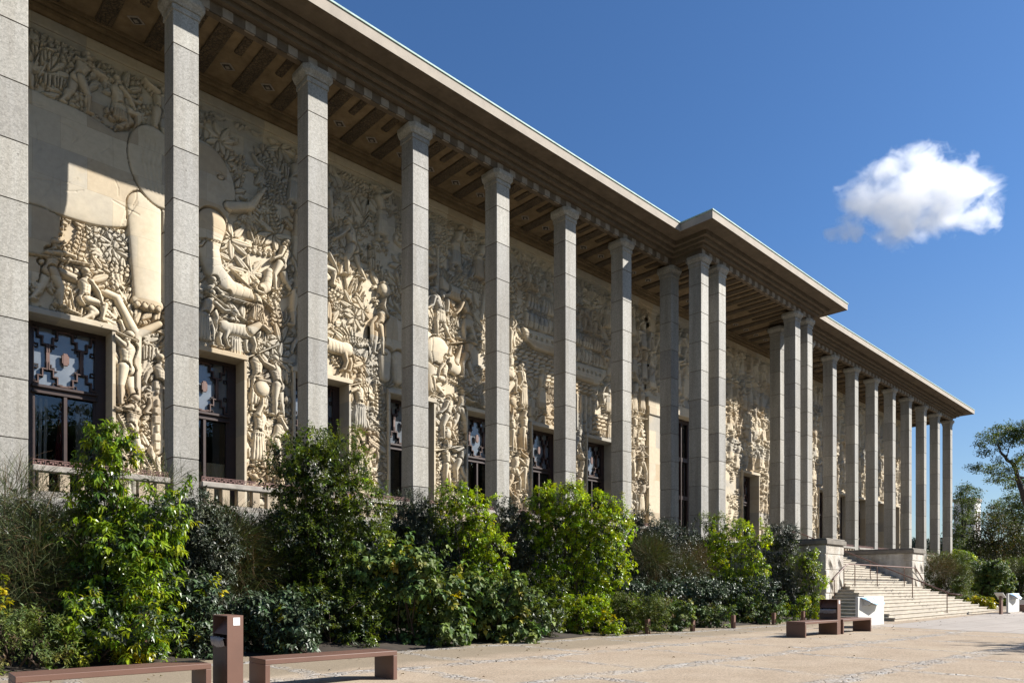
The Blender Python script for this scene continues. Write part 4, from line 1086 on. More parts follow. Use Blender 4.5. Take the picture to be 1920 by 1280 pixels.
cl = mix(nt, ramp(nt, noise(nt, 3.4, 5, .6, None, .7), .42, .58), (.16, .36, .62), (.72, .78, .82)); nt.links.new(cl, bb.inputs['Base Color']); bb.inputs['Roughness'].default_value = .35
bx = make_box()
for i, (x, y, lb) in enumerate(((23.6, 8.70, 'large white display box with blue picture panel, in front of the steps'), (42.25, 8.42, 'small far white display box near the right edge of the picture'))):
    o = bx if i == 0 else copy_tree(bx); o.location = (x, y, 0); o.rotation_euler = (0, 0, ANG * .5)
    tag(o, lb, 'display box', 'white display boxes')
r_ = empty('information_stand', (40.9, 8.45, 0)); tag(r_, 'slim brown post with a tilted white panel left of the small far white box', 'information stand')
b = MB(); b.bbox(-.16, .16, -.05, .05, 0, .86, .01); b.build('post', M['steel'], r_)
b = MB(); b.add([(-.46, -.18, 1.06), (.16, -.18, .83), (.16, .18, .83), (-.46, .18, 1.06), (-.46, -.18, 1.03), (.16, -.18, .80), (.16, .18, .80), (-.46, .18, 1.03)], [(0, 1, 2, 3), (7, 6, 5, 4), (0, 4, 5, 1), (1, 5, 6, 2), (2, 6, 7, 3), (3, 7, 4, 0)]); b.build('text_panel', M['white'], r_)
# ================================================================ plants: every leaf is a small folded blade
rg = np.random.default_rng(42)
def unit(v): return v / (np.linalg.norm(v, axis=-1, keepdims=True) + 1e-9)
def leaves_np(P, D, Nn, L, W, curl=.18, fold=.22):
    """P base, D direction, Nn normal (all n x 3), L, W (n) -> vertices, triangles"""
    n = len(P); D = unit(D); Sd = unit(np.cross(D, Nn)); Nn = np.cross(Sd, D)
    L = L[:, None]; W = W[:, None]
    m = P + D * L * .45 + Nn * L * curl * .55
    V = np.stack([P, m - Sd * W * .5 + Nn * W * fold, m, m + Sd * W * .5 + Nn * W * fold, P + D * L - Nn * L * curl * .25], 1).reshape(-1, 3)
    b = (np.arange(n) * 5)[:, None, None]
    F = (b + np.array([[0, 2, 1], [0, 3, 2], [1, 2, 4], [2, 3, 4]])[None]).reshape(-1, 3)
    return V, F
def blades_np(P, D, L, W, sag):
    """thin curved stems: n x 3 base, direction, length, width"""
    n = len(P); D = unit(D); up = np.array([0, 0, 1.0]); S_ = unit(np.cross(D, rg.normal(size=(n, 3))))
    pts = []; k = 4
    for i in range(k):
        t = i / (k - 1); c = P + D * (L * t)[:, None]; c[:, 2] -= sag * L * t * t; w = W * (1 - .75 * t)
        pts += [c - S_ * w[:, None] / 2, c + S_ * w[:, None] / 2]
    V = np.stack(pts, 1).reshape(-1, 3); b = (np.arange(n) * 2 * k)[:, None, None]
    F = np.concatenate([b + np.array([[2 * i, 2 * i + 1, 2 * i + 3]]) for i in range(k - 1)] + [b + np.array([[2 * i, 2 * i + 3, 2 * i + 2]]) for i in range(k - 1)], 1).reshape(-1, 3)
    return V, F, 2 * k
def tints(n, cols, wts, jit=.18):
    c = .675 * np.array(cols)[rg.choice(len(cols), n, p=np.array(wts) / sum(wts))]
    return np.clip(c * (1 + jit * rg.normal(size=(n, 1))) * (1 + .06 * rg.normal(size=(n, 3))), .003, .9)
# kinds: leaf length, width, leaves per shoot, droop, colours
KIND = {
 'drooping': dict(L=0.14, W=.050, per=9, droop=1.35, mat='leaf_gloss', shoot=.10, cols=[(.30, .42, .02), (.17, .28, .022), (.085, .16, .022), (.42, .46, .03)], w=[4, 4, 3, 1]),
 'bright': dict(L=.095, W=.042, per=9, droop=0.8, mat='leaf_gloss', shoot=.09, cols=[(.40, .52, .012), (.27, .41, .014), (.13, .22, .016), (.52, .56, .02)], w=[4, 4, 2, 1]),
 'small': dict(L=.075, W=.030, per=11, droop=0.6, mat='leaf_gloss', shoot=.12, cols=[(.145, .205, .024), (.10, .15, .022), (.21, .27, .03), (.060, .095, .02)], w=[4, 4, 2, 2]),
 'dark': dict(L=.080, W=.024, per=11, droop=.2, mat='leaf_dark', shoot=.12, cols=[(.062, .078, .045), (.085, .10, .06), (.042, .052, .03), (.13, .14, .085)], w=[4, 3, 3, 1]),
 'leathery': dict(L=.125, W=.062, per=8, droop=0.9, mat='leaf_dark', shoot=.10, cols=[(.062, .10, .042), (.085, .13, .055), (.040, .062, .028)], w=[3, 3, 2]),
 'broad': dict(L=.150, W=.115, per=6, droop=1.2, mat='leaf_matte', shoot=.14, cols=[(.155, .225, .055), (.11, .175, .05), (.21, .26, .055), (.36, .32, .04)], w=[4, 4, 2, .5]),
 'yellow': dict(L=.120, W=.060, per=8, droop=.7, mat='leaf_gloss', shoot=.09, cols=[(0.504, 0.432, 0.018), (0.324, 0.348, 0.018), (0.156, 0.24, 0.018)], w=[4, 3, 1]),
 'fern': dict(L=.10, W=.028, per=13, droop=.25, mat='leaf_matte', shoot=.22, cols=[(.16, .20, .035), (.105, .15, .035), (.22, .22, .05), (.16, .11, .05)], w=[4, 4, 1, .6]),
 'fill': dict(L=.13, W=.060, per=7, droop=.4, mat='leaf_dark', shoot=.12, cols=[(.040, .058, .020), (.026, .042, .015), (.060, .080, .026)], w=[3, 3, 1]),  # very dark filler leaves, shade within the planting put into their colour
}
def shoots(P, A, kind, scale=1.0):
    """a whorl of leaves round every shoot tip P with axis A"""
    K = KIND[kind]; n = len(P); per = K['per']
    A = unit(A); B = unit(np.cross(A, rg.normal(size=(n, 3)))); C = np.cross(A, B)
    ph = (np.arange(per) * 2.4)[None] + rg.uniform(0, 6.28, (n, 1)); q = (np.arange(per) / per)[None] + rg.uniform(0, .1, (n, per))
    rad = B[:, None] * np.cos(ph)[..., None] + C[:, None] * np.sin(ph)[..., None]
    base = P[:, None] + A[:, None] * (q * K['shoot'] * scale)[..., None] + rg.normal(size=(n, per, 3)) * .012
    D = rad * 1.0 + A[:, None] * (.25 + .7 * q)[..., None]; D[..., 2] -= K['droop'] * rg.uniform(.5, 1.4, (n, per)); D = D + rg.normal(size=D.shape) * .18
    Nn = A[:, None] * .8 + np.array([0, 0, .9]) + rg.normal(size=D.shape) * .25
    sc = scale * rg.uniform(.65, 1.2, n * per)
    V, F = leaves_np(base.reshape(-1, 3), D.reshape(-1, 3), Nn.reshape(-1, 3), K['L'] * sc, K['W'] * sc, .16, .2)
    # a shoot keeps one hue, its leaves vary a little
    ts = tints(n, K['cols'], K['w'])[:, None] * (1 + .16 * rg.normal(size=(n, per, 1)))
    T = np.repeat(np.clip(ts.reshape(-1, 3), .003, .9), 5, 0)
    return V, F, T
class Bush:
    def __init__(s, name, label, base, group=None, cat='shrub'):
        s.root = empty(name, base); s.base = np.array(base); tag(s.root, label, cat, group); s.parts = {}; s.stem = MB()
    def put(s, mat, V, F, T):
        L = s.parts.setdefault(mat, [[], [], [], 0]); L[0].append(V - s.base); L[1].append(F + L[3]); L[2].append(T); L[3] += len(V)
    def clumps(s, C, R, kind, dens, scale=1.0, up=.45, front=True, shell=.35):
        """C n x 3 centres, R n radii; shoots sit on and just under the surface of every clump"""
        C = np.array(C); R = np.array(R); PP = []; AA = []
        for c, r_ in zip(C, R):
            n = max(4, int(dens * 1.5 * r_ * r_ * 12.6)); d = unit(rg.normal(size=(n, 3)))
            if front:
                k = (d[:, 1] < .35) | (rg.random(n) < .3); d = d[k]; n = len(d)
            f = 1 - shell * rg.random(n) ** 1.5 + .12 * rg.normal(size=n); p = c + d * (r_ * f)[:, None] * np.array([1, 1, 1.05])
            inner = np.zeros(n, bool)
            for c2, r2 in zip(C, R):
                if c2 is not c: inner |= np.linalg.norm(p - c2, axis=1) < r2 * .62
            keep = ~inner & (p[:, 2] > .03); PP.append(p[keep]); AA.append(unit(d[keep] + np.array([0, 0, up]) + .35 * rg.normal(size=(keep.sum(), 3))))
        P = np.concatenate(PP); A = np.concatenate(AA)
        if len(P): s.put(KIND[kind]['mat'], *shoots(P, A, kind, scale))
    def broom(s, c, rx, rz, n, cols, W=.006, L=(.35, .8), up=.6, sag=.25, wts=None):
        """bundle of thin wispy stems"""
        d = unit(rg.normal(size=(n, 3))); rr = rg.random(n) ** .5
        P = np.array(c) + d * rr[:, None] * np.array([rx, rx * .8, rz]); P[:, 2] = np.maximum(P[:, 2], .05)
        D = unit(d * .7 + np.array([0, -.25, up]) + .45 * rg.normal(size=(n, 3)))
        V, F, k = blades_np(P, D, rg.uniform(*L, n), np.full(n, W) * rg.uniform(.6, 1.5, n), sag)
        s.put('blade', V, F, np.repeat(tints(n, cols, wts or [1] * len(cols)), k, 0))
    def stems(s, tops, r0=.020, base=None):
        b = np.array(base if base is not None else s.base)
        for t in tops:
            t = np.array(t); m = b + (t - b) * .5 + np.append(rg.normal(size=2) * .12, .1)
            st = b + np.append(rg.normal(size=2) * .12, -.05)
            s.stem.tube([st - s.base, m - s.base, t - s.base], r0, 5, 0, r0 * .35)
    def sprouts(s, C, R, kind, n, scale=1.0, L=(.3, .7)):
        """single young stems that stick out of the mass, leaves in whorls along them"""
        C = np.array(C); R = np.array(R); k = rg.integers(0, len(C), n)
        d = unit(np.stack([rg.normal(size=n) * .5, rg.normal(size=n) * .4 - .25, rg.uniform(.35, 1.1, n)], 1))
        P0 = C[k] + d * R[k][:, None] * .75; l = rg.uniform(*L, n); PP = []; AA = []
        for i in range(5):
            t = (i + .6) / 5; p = P0 + d * (l * t)[:, None]; PP.append(p); AA.append(d + .25 * rg.normal(size=d.shape))
        s.put(KIND[kind]['mat'], *shoots(np.concatenate(PP), np.concatenate(AA), kind, scale * .9))
        for i in range(n): s.stem.tube([P0[i] - s.base, P0[i] + d[i] * l[i] - s.base], .007, 4, 0, .003)
    def done(s):
        if s.stem.v: s.stem.build('stem', M['twig'], s.root, True)
        for mat, (V, F, T, _) in s.parts.items():
            np_mesh('wispy_stems' if mat == 'blade' else 'foliage', np.concatenate(V), np.concatenate(F), M[mat], s.root, False, np.concatenate(T))
        return s.root
GREY_GREEN = [(0.093, 0.122, 0.048), (0.068, 0.093, 0.037), (0.145, 0.162, 0.068), (0.17, 0.111, 0.06)]
OLIVE = [(0.076, 0.099, 0.034), (0.054, 0.071, 0.027), (0.128, 0.145, 0.051), (0.145, 0.093, 0.048)]
BROWN = [(0.145, 0.085, 0.051), (0.093, 0.068, 0.037), (0.085, 0.102, 0.037), (0.187, 0.128, 0.076)]

def env(px, L, prof, n, rc=(.28, .5), dr=.9):
    """clump centres filling an outline of the photograph. prof: list of (row, left col, right col), top to bottom"""
    rows = [p[0] for p in prof]; C = []; R = []
    hgt = []
    for a, b in zip(prof[:-1], prof[1:]): hgt.append((b[0] - a[0]) * ((a[2] - a[1]) + (b[2] - b[1])) / 2)
    pr = np.array(hgt) / sum(hgt)
    for _ in range(n):
        k = rg.choice(len(pr), p=pr); t = rg.random(); a, b = prof[k], prof[k + 1]
        row = a[0] + (b[0] - a[0]) * t; xl = a[1] + (b[1] - a[1]) * t; xr = a[2] + (b[2] - a[2]) * t
        xm = (xl + xr) / 2; T_, _, z = on_plane(xm, row, L); Z = depth(T_, L); hw = (xr - xl) / 2 / FPX * Z
        q = rg.uniform(-1, 1); u = q * hw; v = rg.uniform(-1, 1) * min(dr, hw) * sqrt(max(.05, 1 - q * q * .8))
        r_ = min(rg.uniform(*rc), max(.16, hw * .7)); u *= max(.0, (hw - r_ * .8)) / (hw + 1e-6)
        zt = on_plane(xm, prof[0][0], L)[2]
        c = np.array([T_ + u * sin(TH) - v * cos(TH) * .6, L - u * cos(TH) * .55 + v, min(z, zt - r_ * .8)])
        C.append(c); R.append(r_)
    return C, R
def base_of(x, L): T_, _, _ = on_plane(x, 1100, L); return (T_, L, .12 if L > 12.5 else 0.0)

def shrub(name, label, x, L, prof, kind, n, dens, rc=(.28, .5), scale=1.0, broom=None, second=None, cat='shrub', nst=5, group=None, up=.45):
    b = Bush(name, label, base_of(x, L), group, cat)
    C, R = env(None, L, prof, int(n * 1.5), rc); b.clumps(C, R, kind, dens, scale, up)
    if kind not in ('fern', 'yellow'): b.clumps(C, np.array(R) * .66, 'fill', 8, scale)  # dark core leaves stand in for the shade inside the shrub
    if n > 12: b.sprouts(C, R, kind, int(n * .55), scale, (.25, .6) if n > 25 else (.12, .35))
    if second:
        k2, n2, d2 = second; C2, R2 = env(None, L, prof, n2, rc); b.clumps(C2, R2, k2, d2, scale)
    if broom:
        for (bx, by, rx, rz, bn, cols) in broom:
            T_, _, z = on_plane(bx, by, L); b.broom((T_, L - .1, z), rx, rz, bn, cols)
    order = sorted(range(len(C)), key=lambda i: -C[i][2]); b.stems([C[i] for i in order[:nst]])
    return b.done()

# --- added filler hedge by the terrace wall, shade of the gaps put into its leaves
for (x0, x1, lb, zt) in ((1.5, 9, 'added dark filler hedge along the terrace wall behind the leftmost shrubs', 3.3), (9, 19, 'added dark filler hedge along the terrace wall behind the middle shrubs', 3.5), (19, 30.2, 'added dark filler hedge along the terrace wall near the left stair pier', 3.5)):
    b = Bush('hedge', lb, ((x0 + x1) / 2, 18.9, .3), 'added dark filler hedges along the terrace wall', 'hedge')
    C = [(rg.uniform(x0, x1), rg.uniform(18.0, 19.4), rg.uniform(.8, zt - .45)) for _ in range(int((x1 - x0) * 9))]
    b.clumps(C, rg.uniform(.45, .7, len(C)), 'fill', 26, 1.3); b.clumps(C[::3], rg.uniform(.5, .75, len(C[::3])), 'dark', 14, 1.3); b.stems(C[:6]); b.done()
# --- a low dark layer on the ground under the front shrubs
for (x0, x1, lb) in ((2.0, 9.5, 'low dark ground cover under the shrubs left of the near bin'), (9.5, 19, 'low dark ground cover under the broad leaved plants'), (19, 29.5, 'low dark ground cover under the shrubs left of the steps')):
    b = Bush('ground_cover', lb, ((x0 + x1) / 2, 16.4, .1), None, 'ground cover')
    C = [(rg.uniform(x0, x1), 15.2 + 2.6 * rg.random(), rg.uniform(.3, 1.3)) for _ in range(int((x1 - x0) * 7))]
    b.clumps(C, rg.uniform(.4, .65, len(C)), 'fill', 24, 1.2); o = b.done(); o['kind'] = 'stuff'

# --- the planting, left to right
b = Bush('broom_bush', 'wispy grey green broom at the left edge before the first column', base_of(30, 15.2), None, 'shrub')
for (x, y, rx, rz, n) in ((20, 930, .8, .55, 900), (60, 1000, .9, .7, 1500), (40, 1090, 1.1, .8, 2600), (90, 1160, .9, .7, 2200), (30, 1210, 1.0, .6, 2200), (100, 1080, .6, .6, 1000)):
    T_, _, z = on_plane(x, y, 15.0); b.broom((T_, 14.9, z), rx, rz, n, GREY_GREEN, .007)
b.stems([on_plane(x, y, 15.0) for x, y in ((10, 900), (50, 930), (90, 1000), (30, 1000), (110, 1090))], .025)
C, R = env(None, 15.4, [(1090, -30, 130), (1250, -40, 150)], 16); b.clumps(C, R, 'fill', 16); b.done()
shrub('photinia_bush', 'tall glossy light green shrub with drooping leaves in front of the first window', 200, 14.3,
      [(786, 178, 196), (830, 155, 235), (900, 140, 262), (950, 110, 318), (1010, 92, 335), (1080, 95, 330), (1160, 90, 320), (1240, 100, 300)], 'drooping', 44, 17, (.18, .40), 1.08, second=('small', 26, 20), nst=9)
shrub('blue_green_bush', 'dull dark blue green bush right of the tall drooping shrub', 365, 15.4, [(930, 325, 385), (980, 312, 420), (1080, 318, 430), (1210, 330, 430)], 'dark', 22, 40, (.3, .5), 1.25)
b = Bush('broom_bush', 'feathery olive broom between the dull blue green bush and the very large shrub', base_of(445, 15.6), None, 'shrub')
for (x, y, rx, rz, n) in ((300, 905, .5, .35, 260), (430, 1000, .7, .45, 1500), (455, 1060, .75, .6, 2000), (440, 1120, .7, .5, 1500)):
    T_, _, z = on_plane(x, y, 15.6); b.broom((T_, 15.5, z), rx, rz, n, OLIVE, .0065)
C, R = env(None, 16.2, [(960, 400, 490), (1130, 390, 510)], 12); b.clumps(C, R, 'dark', 24); b.stems(C[:4]); b.done()
shrub('laurel_bush', 'very large mid green shrub of small shiny leaves, the widest of the bed', 600, 14.9,
      [(812, 575, 610), (840, 530, 650), (880, 505, 690), (940, 490, 728), (1010, 484, 738), (1100, 492, 720), (1200, 510, 690)], 'small', 92, 26, (.22, .48), 1.12, second=('bright', 8, 10), nst=12)
shrub('blue_green_bush', 'dull dark bush between the very large shrub and the narrow light shrub', 775, 15.8, [(932, 725, 790), (970, 700, 835), (1040, 700, 850), (1130, 710, 840)], 'dark', 26, 38, (.3, .5), 1.2)
shrub('privet_bush', 'narrow light green shrub beside a balustrade, left of the largest vivid shrub', 868, 14.6,
      [(912, 812, 850), (940, 808, 900), (985, 815, 915), (1050, 830, 935), (1130, 815, 925), (1190, 820, 920)], 'bright', 26, 28, (.24, .42), 1.05, second=('small', 10, 18), nst=7)
shrub('nandina_bush', 'dark twiggy bush with brownish stems left of the vivid yellow green shrub', 945, 15.3,
      [(925, 930, 950), (960, 905, 1005), (1010, 890, 1015), (1080, 885, 1020), (1140, 900, 1010)], 'dark', 24, 34, (.26, .45), 1.2, broom=((915, 1020, .6, .5, 900, BROWN), (960, 1070, .6, .5, 900, BROWN)))
shrub('choisya_bush', 'vivid yellow green shrub, the largest bright one, right of centre', 1085, 13.5,
      [(914, 1040, 1110), (935, 1005, 1150), (975, 992, 1180), (1030, 1000, 1192), (1090, 1010, 1165), (1150, 1040, 1130), (1192, 1045, 1125)], 'bright', 74, 27, (.18, .42), 1.02, nst=10)
shrub('broom_bush', 'dense olive broom right of the vivid yellow green shrub', 1240, 14.6, [(985, 1200, 1290), (1040, 1170, 1325), (1120, 1180, 1330), (1165, 1190, 1320)], 'dark', 18, 20, (.35, .55), 1.1,
      broom=((1215, 1040, .75, .55, 2600, OLIVE), (1260, 1075, .9, .6, 3200, OLIVE), (1230, 1110, .8, .5, 2200, BROWN)))
shrub('nandina_bush', 'thin dark leafy bush reaching up beside the dark back column', 1215, 17.2, [(962, 1195, 1225), (985, 1180, 1262), (1030, 1180, 1270)], 'dark', 14, 34, (.22, .36), 1.2)
shrub('nandina_bush', 'dark green bush behind and left of the second vivid shrub', 1345, 15.4, [(968, 1320, 1365), (1000, 1305, 1395), (1070, 1300, 1400), (1140, 1310, 1390)], 'small', 22, 26, (.26, .44), 1.1, broom=((1300, 1050, .8, .6, 1800, BROWN),))
shrub('choisya_bush', 'second vivid yellow green shrub, taller than wide, left of the steps', 1392, 13.3, [(978, 1372, 1400), (1010, 1345, 1430), (1060, 1338, 1448), (1110, 1345, 1440), (1160, 1360, 1420)], 'bright', 34, 28, (.16, .36), 1.0)
shrub('yew_bush', 'dark green bush between the second and the third vivid shrub', 1465, 13.5, [(984, 1450, 1475), (1010, 1432, 1505), (1080, 1430, 1515), (1160, 1440, 1510)], 'dark', 24, 36, (.24, .42), 1.25, second=('small', 8, 20), broom=((1490, 1075, .6, .6, 900, OLIVE),))
shrub('choisya_bush', 'third and smallest vivid green shrub, against the left stair pier', 1525, 12.55, [(1030, 1515, 1532), (1055, 1500, 1550), (1100, 1500, 1558), (1150, 1505, 1545)], 'bright', 16, 36, (.16, .30), .9)
# --- low plants along the front of the bed
shrub('hydrangea_plant', 'broad leaved plant with some yellowing leaves beyond the right end of the near bench', 765, 13.0, [(1040, 700, 790), (1090, 670, 850), (1150, 685, 870), (1222, 700, 860)], 'broad', 52, 12, (.13, .30), 1.15, second=('yellow', 7, 8), cat='plant', up=.7)
shrub('hydrangea_plant', 'broad leaved plant spilling over the gravel edge, right of the yellowing one', 925, 12.6, [(1085, 850, 950), (1120, 835, 1000), (1170, 845, 1018), (1206, 870, 1000)], 'broad', 50, 13, (.12, .28), 1.05, cat='plant', up=.7)
shrub('viburnum_plant', 'dark leathery leaved plant just behind the near litter bin', 500, 13.4, [(1122, 480, 540), (1150, 440, 572), (1200, 420, 580), (1245, 430, 570)], 'leathery', 36, 15, (.12, .28), 1.15, second=('yellow', 2, 8), cat='plant')
shrub('viburnum_plant', 'dark leathery leaved plant left of the near litter bin', 360, 13.6, [(1090, 340, 400), (1140, 310, 410), (1200, 300, 405), (1245, 310, 400)], 'leathery', 30, 14, (.12, .28), 1.1, second=('yellow', 3, 9), cat='plant')
shrub('photinia_plant', 'low light green drooping sprigs behind the lower left bench', 190, 13.2, [(1130, 120, 280), (1180, 80, 320), (1245, 70, 330)], 'drooping', 34, 9, (.12, .28), 1.05, cat='plant')
shrub('yellow_plant', 'small bright yellow leaved plant beside the first short post', 242, 12.9, [(1216, 222, 262), (1240, 218, 264), (1252, 220, 262)], 'yellow', 6, 40, (.12, .18), .9, cat='plant')
shrub('yellow_plant', 'yellow leaved twigs at the far left edge', 6, 13.6, [(1085, -20, 16), (1120, -25, 18), (1180, -25, 10)], 'yellow', 3, 12, (.10, .16), .9, cat='plant')
shrub('fern_plant', 'feathery grey green low plant in the lower left corner', 60, 13.2, [(1170, 10, 100), (1210, -20, 120), (1255, -30, 130)], 'fern', 22, 16, (.2, .34), 1.0, cat='plant')
shrub('box_bush', 'small dark bush in the shade between the post and the broad leaved plant', 620, 13.6, [(1110, 570, 690), (1160, 560, 700), (1215, 565, 695)], 'small', 30, 14, (.16, .34), 1.05)
shrub('yellow_plant', 'yellow green leafy plant under the vivid shrub', 1090, 12.7, [(1118, 1065, 1130), (1150, 1050, 1150), (1192, 1055, 1140)], 'bright', 16, 32, (.16, .28), .95, second=('yellow', 4, 14), cat='plant')
shrub('fern_plant', 'low fern patch right of the yellow green plant', 1180, 12.4, [(1125, 1140, 1210), (1155, 1125, 1235), (1190, 1130, 1225)], 'fern', 22, 34, (.18, .3), 1.0, second=('bright', 4, 16), cat='plant', up=.8)
shrub('hosta_plant', 'low pale leaved plant left of the clear standing post', 1255, 12.2, [(1130, 1225, 1275), (1155, 1215, 1285), (1187, 1220, 1272)], 'broad', 14, 34, (.16, .26), .75, second=('fern', 5, 20), cat='plant', up=.8)
shrub('viburnum_plant', 'dark leathery plant above the clear standing post', 1300, 13.0, [(1090, 1265, 1325), (1120, 1255, 1345), (1155, 1265, 1350)], 'leathery', 18, 32, (.18, .3), .9, cat='plant')
shrub('fern_plant', 'low green plant between the two middle posts', 1335, 12.2, [(1138, 1310, 1362), (1160, 1305, 1366), (1180, 1310, 1362)], 'broad', 10, 34, (.14, .24), .7, second=('fern', 5, 20), cat='plant', up=.8)
shrub('fern_plant', 'low mixed green plant left of the far benches', 1425, 12.2, [(1115, 1385, 1465), (1145, 1378, 1480), (1174, 1382, 1475)], 'broad', 18, 32, (.15, .26), .65, second=('small', 6, 22), cat='plant', up=.8)
shrub('fern_plant', 'low green plant directly behind the far left bench', 1510, 12.1, [(1120, 1478, 1540), (1145, 1475, 1545), (1166, 1480, 1540)], 'bright', 12, 34, (.14, .24), .8, second=('small', 6, 20), cat='plant', up=.8)
shrub('box_bush', 'dark leafy bush low between the narrow light shrub and the vivid one', 985, 13.0, [(1080, 950, 1030), (1120, 935, 1045), (1175, 945, 1040)], 'small', 20, 24, (.22, .36), 1.05)
shrub('box_bush', 'dark leafy bush low beneath the olive broom', 1210, 13.2, [(1095, 1150, 1250), (1130, 1140, 1260)], 'leathery', 16, 24, (.22, .34), .9)
shrub('box_bush', 'dark leafy bush low beneath the second vivid shrub', 1400, 12.9, [(1085, 1350, 1440), (1120, 1345, 1450), (1150, 1350, 1450)], 'leathery', 16, 26, (.2, .32), .85)
# --- right of the steps
shrub('broom_bush', 'feathery brown green bush right of the right stair pier', 1775, 13.6, [(1044, 1745, 1800), (1070, 1734, 1825), (1110, 1738, 1835), (1140, 1770, 1840)], 'fern', 34, 22, (.22, .6), 1.5, broom=((1760, 1065, 1.1, .7, 1800, BROWN), (1790, 1075, 1.2, .8, 1800, OLIVE)))
shrub('laurel_bush', 'mixed green bush right of the feathery one, behind the small far box', 1840, 13.0, [(1056, 1810, 1870), (1085, 1790, 1900), (1130, 1800, 1905)], 'broad', 48, 20, (.22, .6), 1.1, second=('small', 16, 18))
shrub('laurel_bush', 'dark hedge like bush at the right edge', 1910, 14.5, [(1050, 1870, 1960), (1090, 1860, 1980), (1140, 1870, 1980)], 'small', 46, 18, (.3, .7), 1.7, broom=((1890, 1062, 1.4, .6, 1200, OLIVE),))
shrub('fern_plant', 'bright yellow green fern like plant rising below the last columns', 1802, 16.0, [(1036, 1790, 1815), (1050, 1788, 1818), (1066, 1785, 1816)], 'bright', 10, 30, (.3, .5), 1.8, cat='plant')
shrub('yellow_plant', 'low yellow leaved plant at the foot of the steps, right side', 1838, 11.2, [(1124, 1824, 1852), (1140, 1822, 1856), (1147, 1824, 1854)], 'yellow', 8, 26, (.2, .32), 1.4, cat='plant', up=.9)

# ================================================================ trees
def limb(mb, p, q, r0, r1, k=4, wob=.12):
    p = np.array(p, float); q = np.array(q, float); pts = []; l = np.linalg.norm(q - p)
    for i in range(k + 1):
        t = i / k; pts.append(p + (q - p) * t + rg.normal(size=3) * wob * l * .25 * sin(pi * t))
    mb.tube(pts, r0, 7, 0, r1); return pts
def crown_leaves(C, R, n_per, Ls, cols, wts, flat=.55, tri=True):
    PP = []; DD = []
    for c, r_ in zip(C, R):
        n = int(n_per * r_ * r_); d = unit(rg.normal(size=(n, 3))) * (rg.random((n, 1)) ** .45) * r_; d[:, 2] *= flat
        # sprays: gather the leaves into little tufts so that sky shows between them
        tc = unit(rg.normal(size=(max(4, n // 26), 3))) * (rg.random((max(4, n // 26), 1)) ** .4) * r_; tc[:, 2] *= flat
        k = rg.integers(0, len(tc), n); PP.append(np.array(c) + tc[k] + rg.normal(size=(n, 3)) * Ls * np.array([1.15, 1.15, .55])); DD.append(unit(tc[k]) * .5 + rg.normal(size=(n, 3)) * .6)
    P = np.concatenate(PP); D = np.concatenate(DD); n = len(P); D[:, 2] -= .25
    V, F = leaves_np(P, D, np.array([0, 0, 1.0]) + .55 * rg.normal(size=(n, 3)), Ls * rg.uniform(.6, 1.3, n), Ls * .42 * rg.uniform(.7, 1.2, n), .1, .1)
    return V, F, np.repeat(tints(n, cols, wts, .22), 5, 0)
def tree_obj(name, label, base, limbs, C, R, n_per, Ls, cols, wts, flat=.55, r0=.3, group=None):
    root = empty(name, base); tag(root, label, 'tree', group); B = np.array(base); mb = MB()
    for (p, q, a, b_) in limbs: limb(mb, np.array(p) - B, np.array(q) - B, a, b_)
    mb.build('trunk', M['bark'], root, True)
    V, F, T = crown_leaves(C, R, n_per, Ls, cols, wts, flat); np_mesh('crown', V - B, F, M['leaf_far'], root, False, T); return root
ZD = 78.0
A = lambda x, y, Z=ZD: at_depth(x, y, Z)
def jitter_depth(pts, Z, s): return [at_depth(x, y, Z + rg.uniform(-s, s)) for x, y in pts]
G1 = [(.13, .165, .04), (.09, .13, .035), (.18, .20, .045), (.06, .095, .03)]
pts = [(1848, 822, 20), (1868, 812, 22), (1892, 806, 24), (1915, 806, 24), (1935, 815, 30), (1880, 832, 18), (1905, 826, 22), (1850, 846, 14), (1828, 876, 13), (1846, 878, 15), (1866, 880, 15), (1885, 882, 16), (1905, 868, 14), (1925, 862, 22),
       (1862, 898, 12), (1882, 902, 15), (1903, 905, 18), (1922, 905, 20), (1870, 862, 10)]
C = jitter_depth([(x, y) for x, y, _ in pts], ZD, 2.5); R = [r_ / FPX * ZD for _, _, r_ in pts]
limbs = [(A(1935, 1080), A(1930, 960), .42, .36), (A(1930, 960), A(1912, 905), .34, .27), (A(1912, 905), A(1901, 872), .26, .2), (A(1901, 872), A(1878, 850), .19, .14), (A(1878, 850), A(1871, 835), .12, .06), (A(1886, 857), A(1893, 838), .12, .05),
         (A(1901, 872), A(1922, 850), .15, .07), (A(1908, 895), A(1935, 893), .16, .08), (A(1910, 900), A(1870, 890), .12, .04), (A(1870, 890), A(1838, 882), .06, .02), (A(1871, 835), A(1855, 826), .06, .02), (A(1893, 838), A(1900, 815), .06, .02), (A(1905, 885), A(1850, 906), .05, .015)]
tree_obj('locust_tree', 'tall airy tree with bare crooked limbs and flat sprays of leaves against the sky', A(1935, 1118), limbs, C, R, 520, .24, G1, [4, 4, 2, 3], .75)
Zb = 92.0
pts = [(1805, 918, 16), (1822, 925, 15), (1800, 938, 18), (1818, 948, 18), (1798, 962, 20), (1822, 968, 18), (1802, 990, 22), (1790, 1000, 16), (1812, 1008, 22), (1795, 1030, 24), (1820, 1035, 24)]
C = jitter_depth([(x, y) for x, y, _ in pts], Zb, 3); R = [r_ / FPX * Zb for _, _, r_ in pts]
limbs = [(A(1808, 1105, Zb), A(1806, 1000, Zb), .35, .25), (A(1806, 1000, Zb), A(1818, 930, Zb), .2, .06), (A(1806, 1000, Zb), A(1800, 925, Zb), .2, .06)]
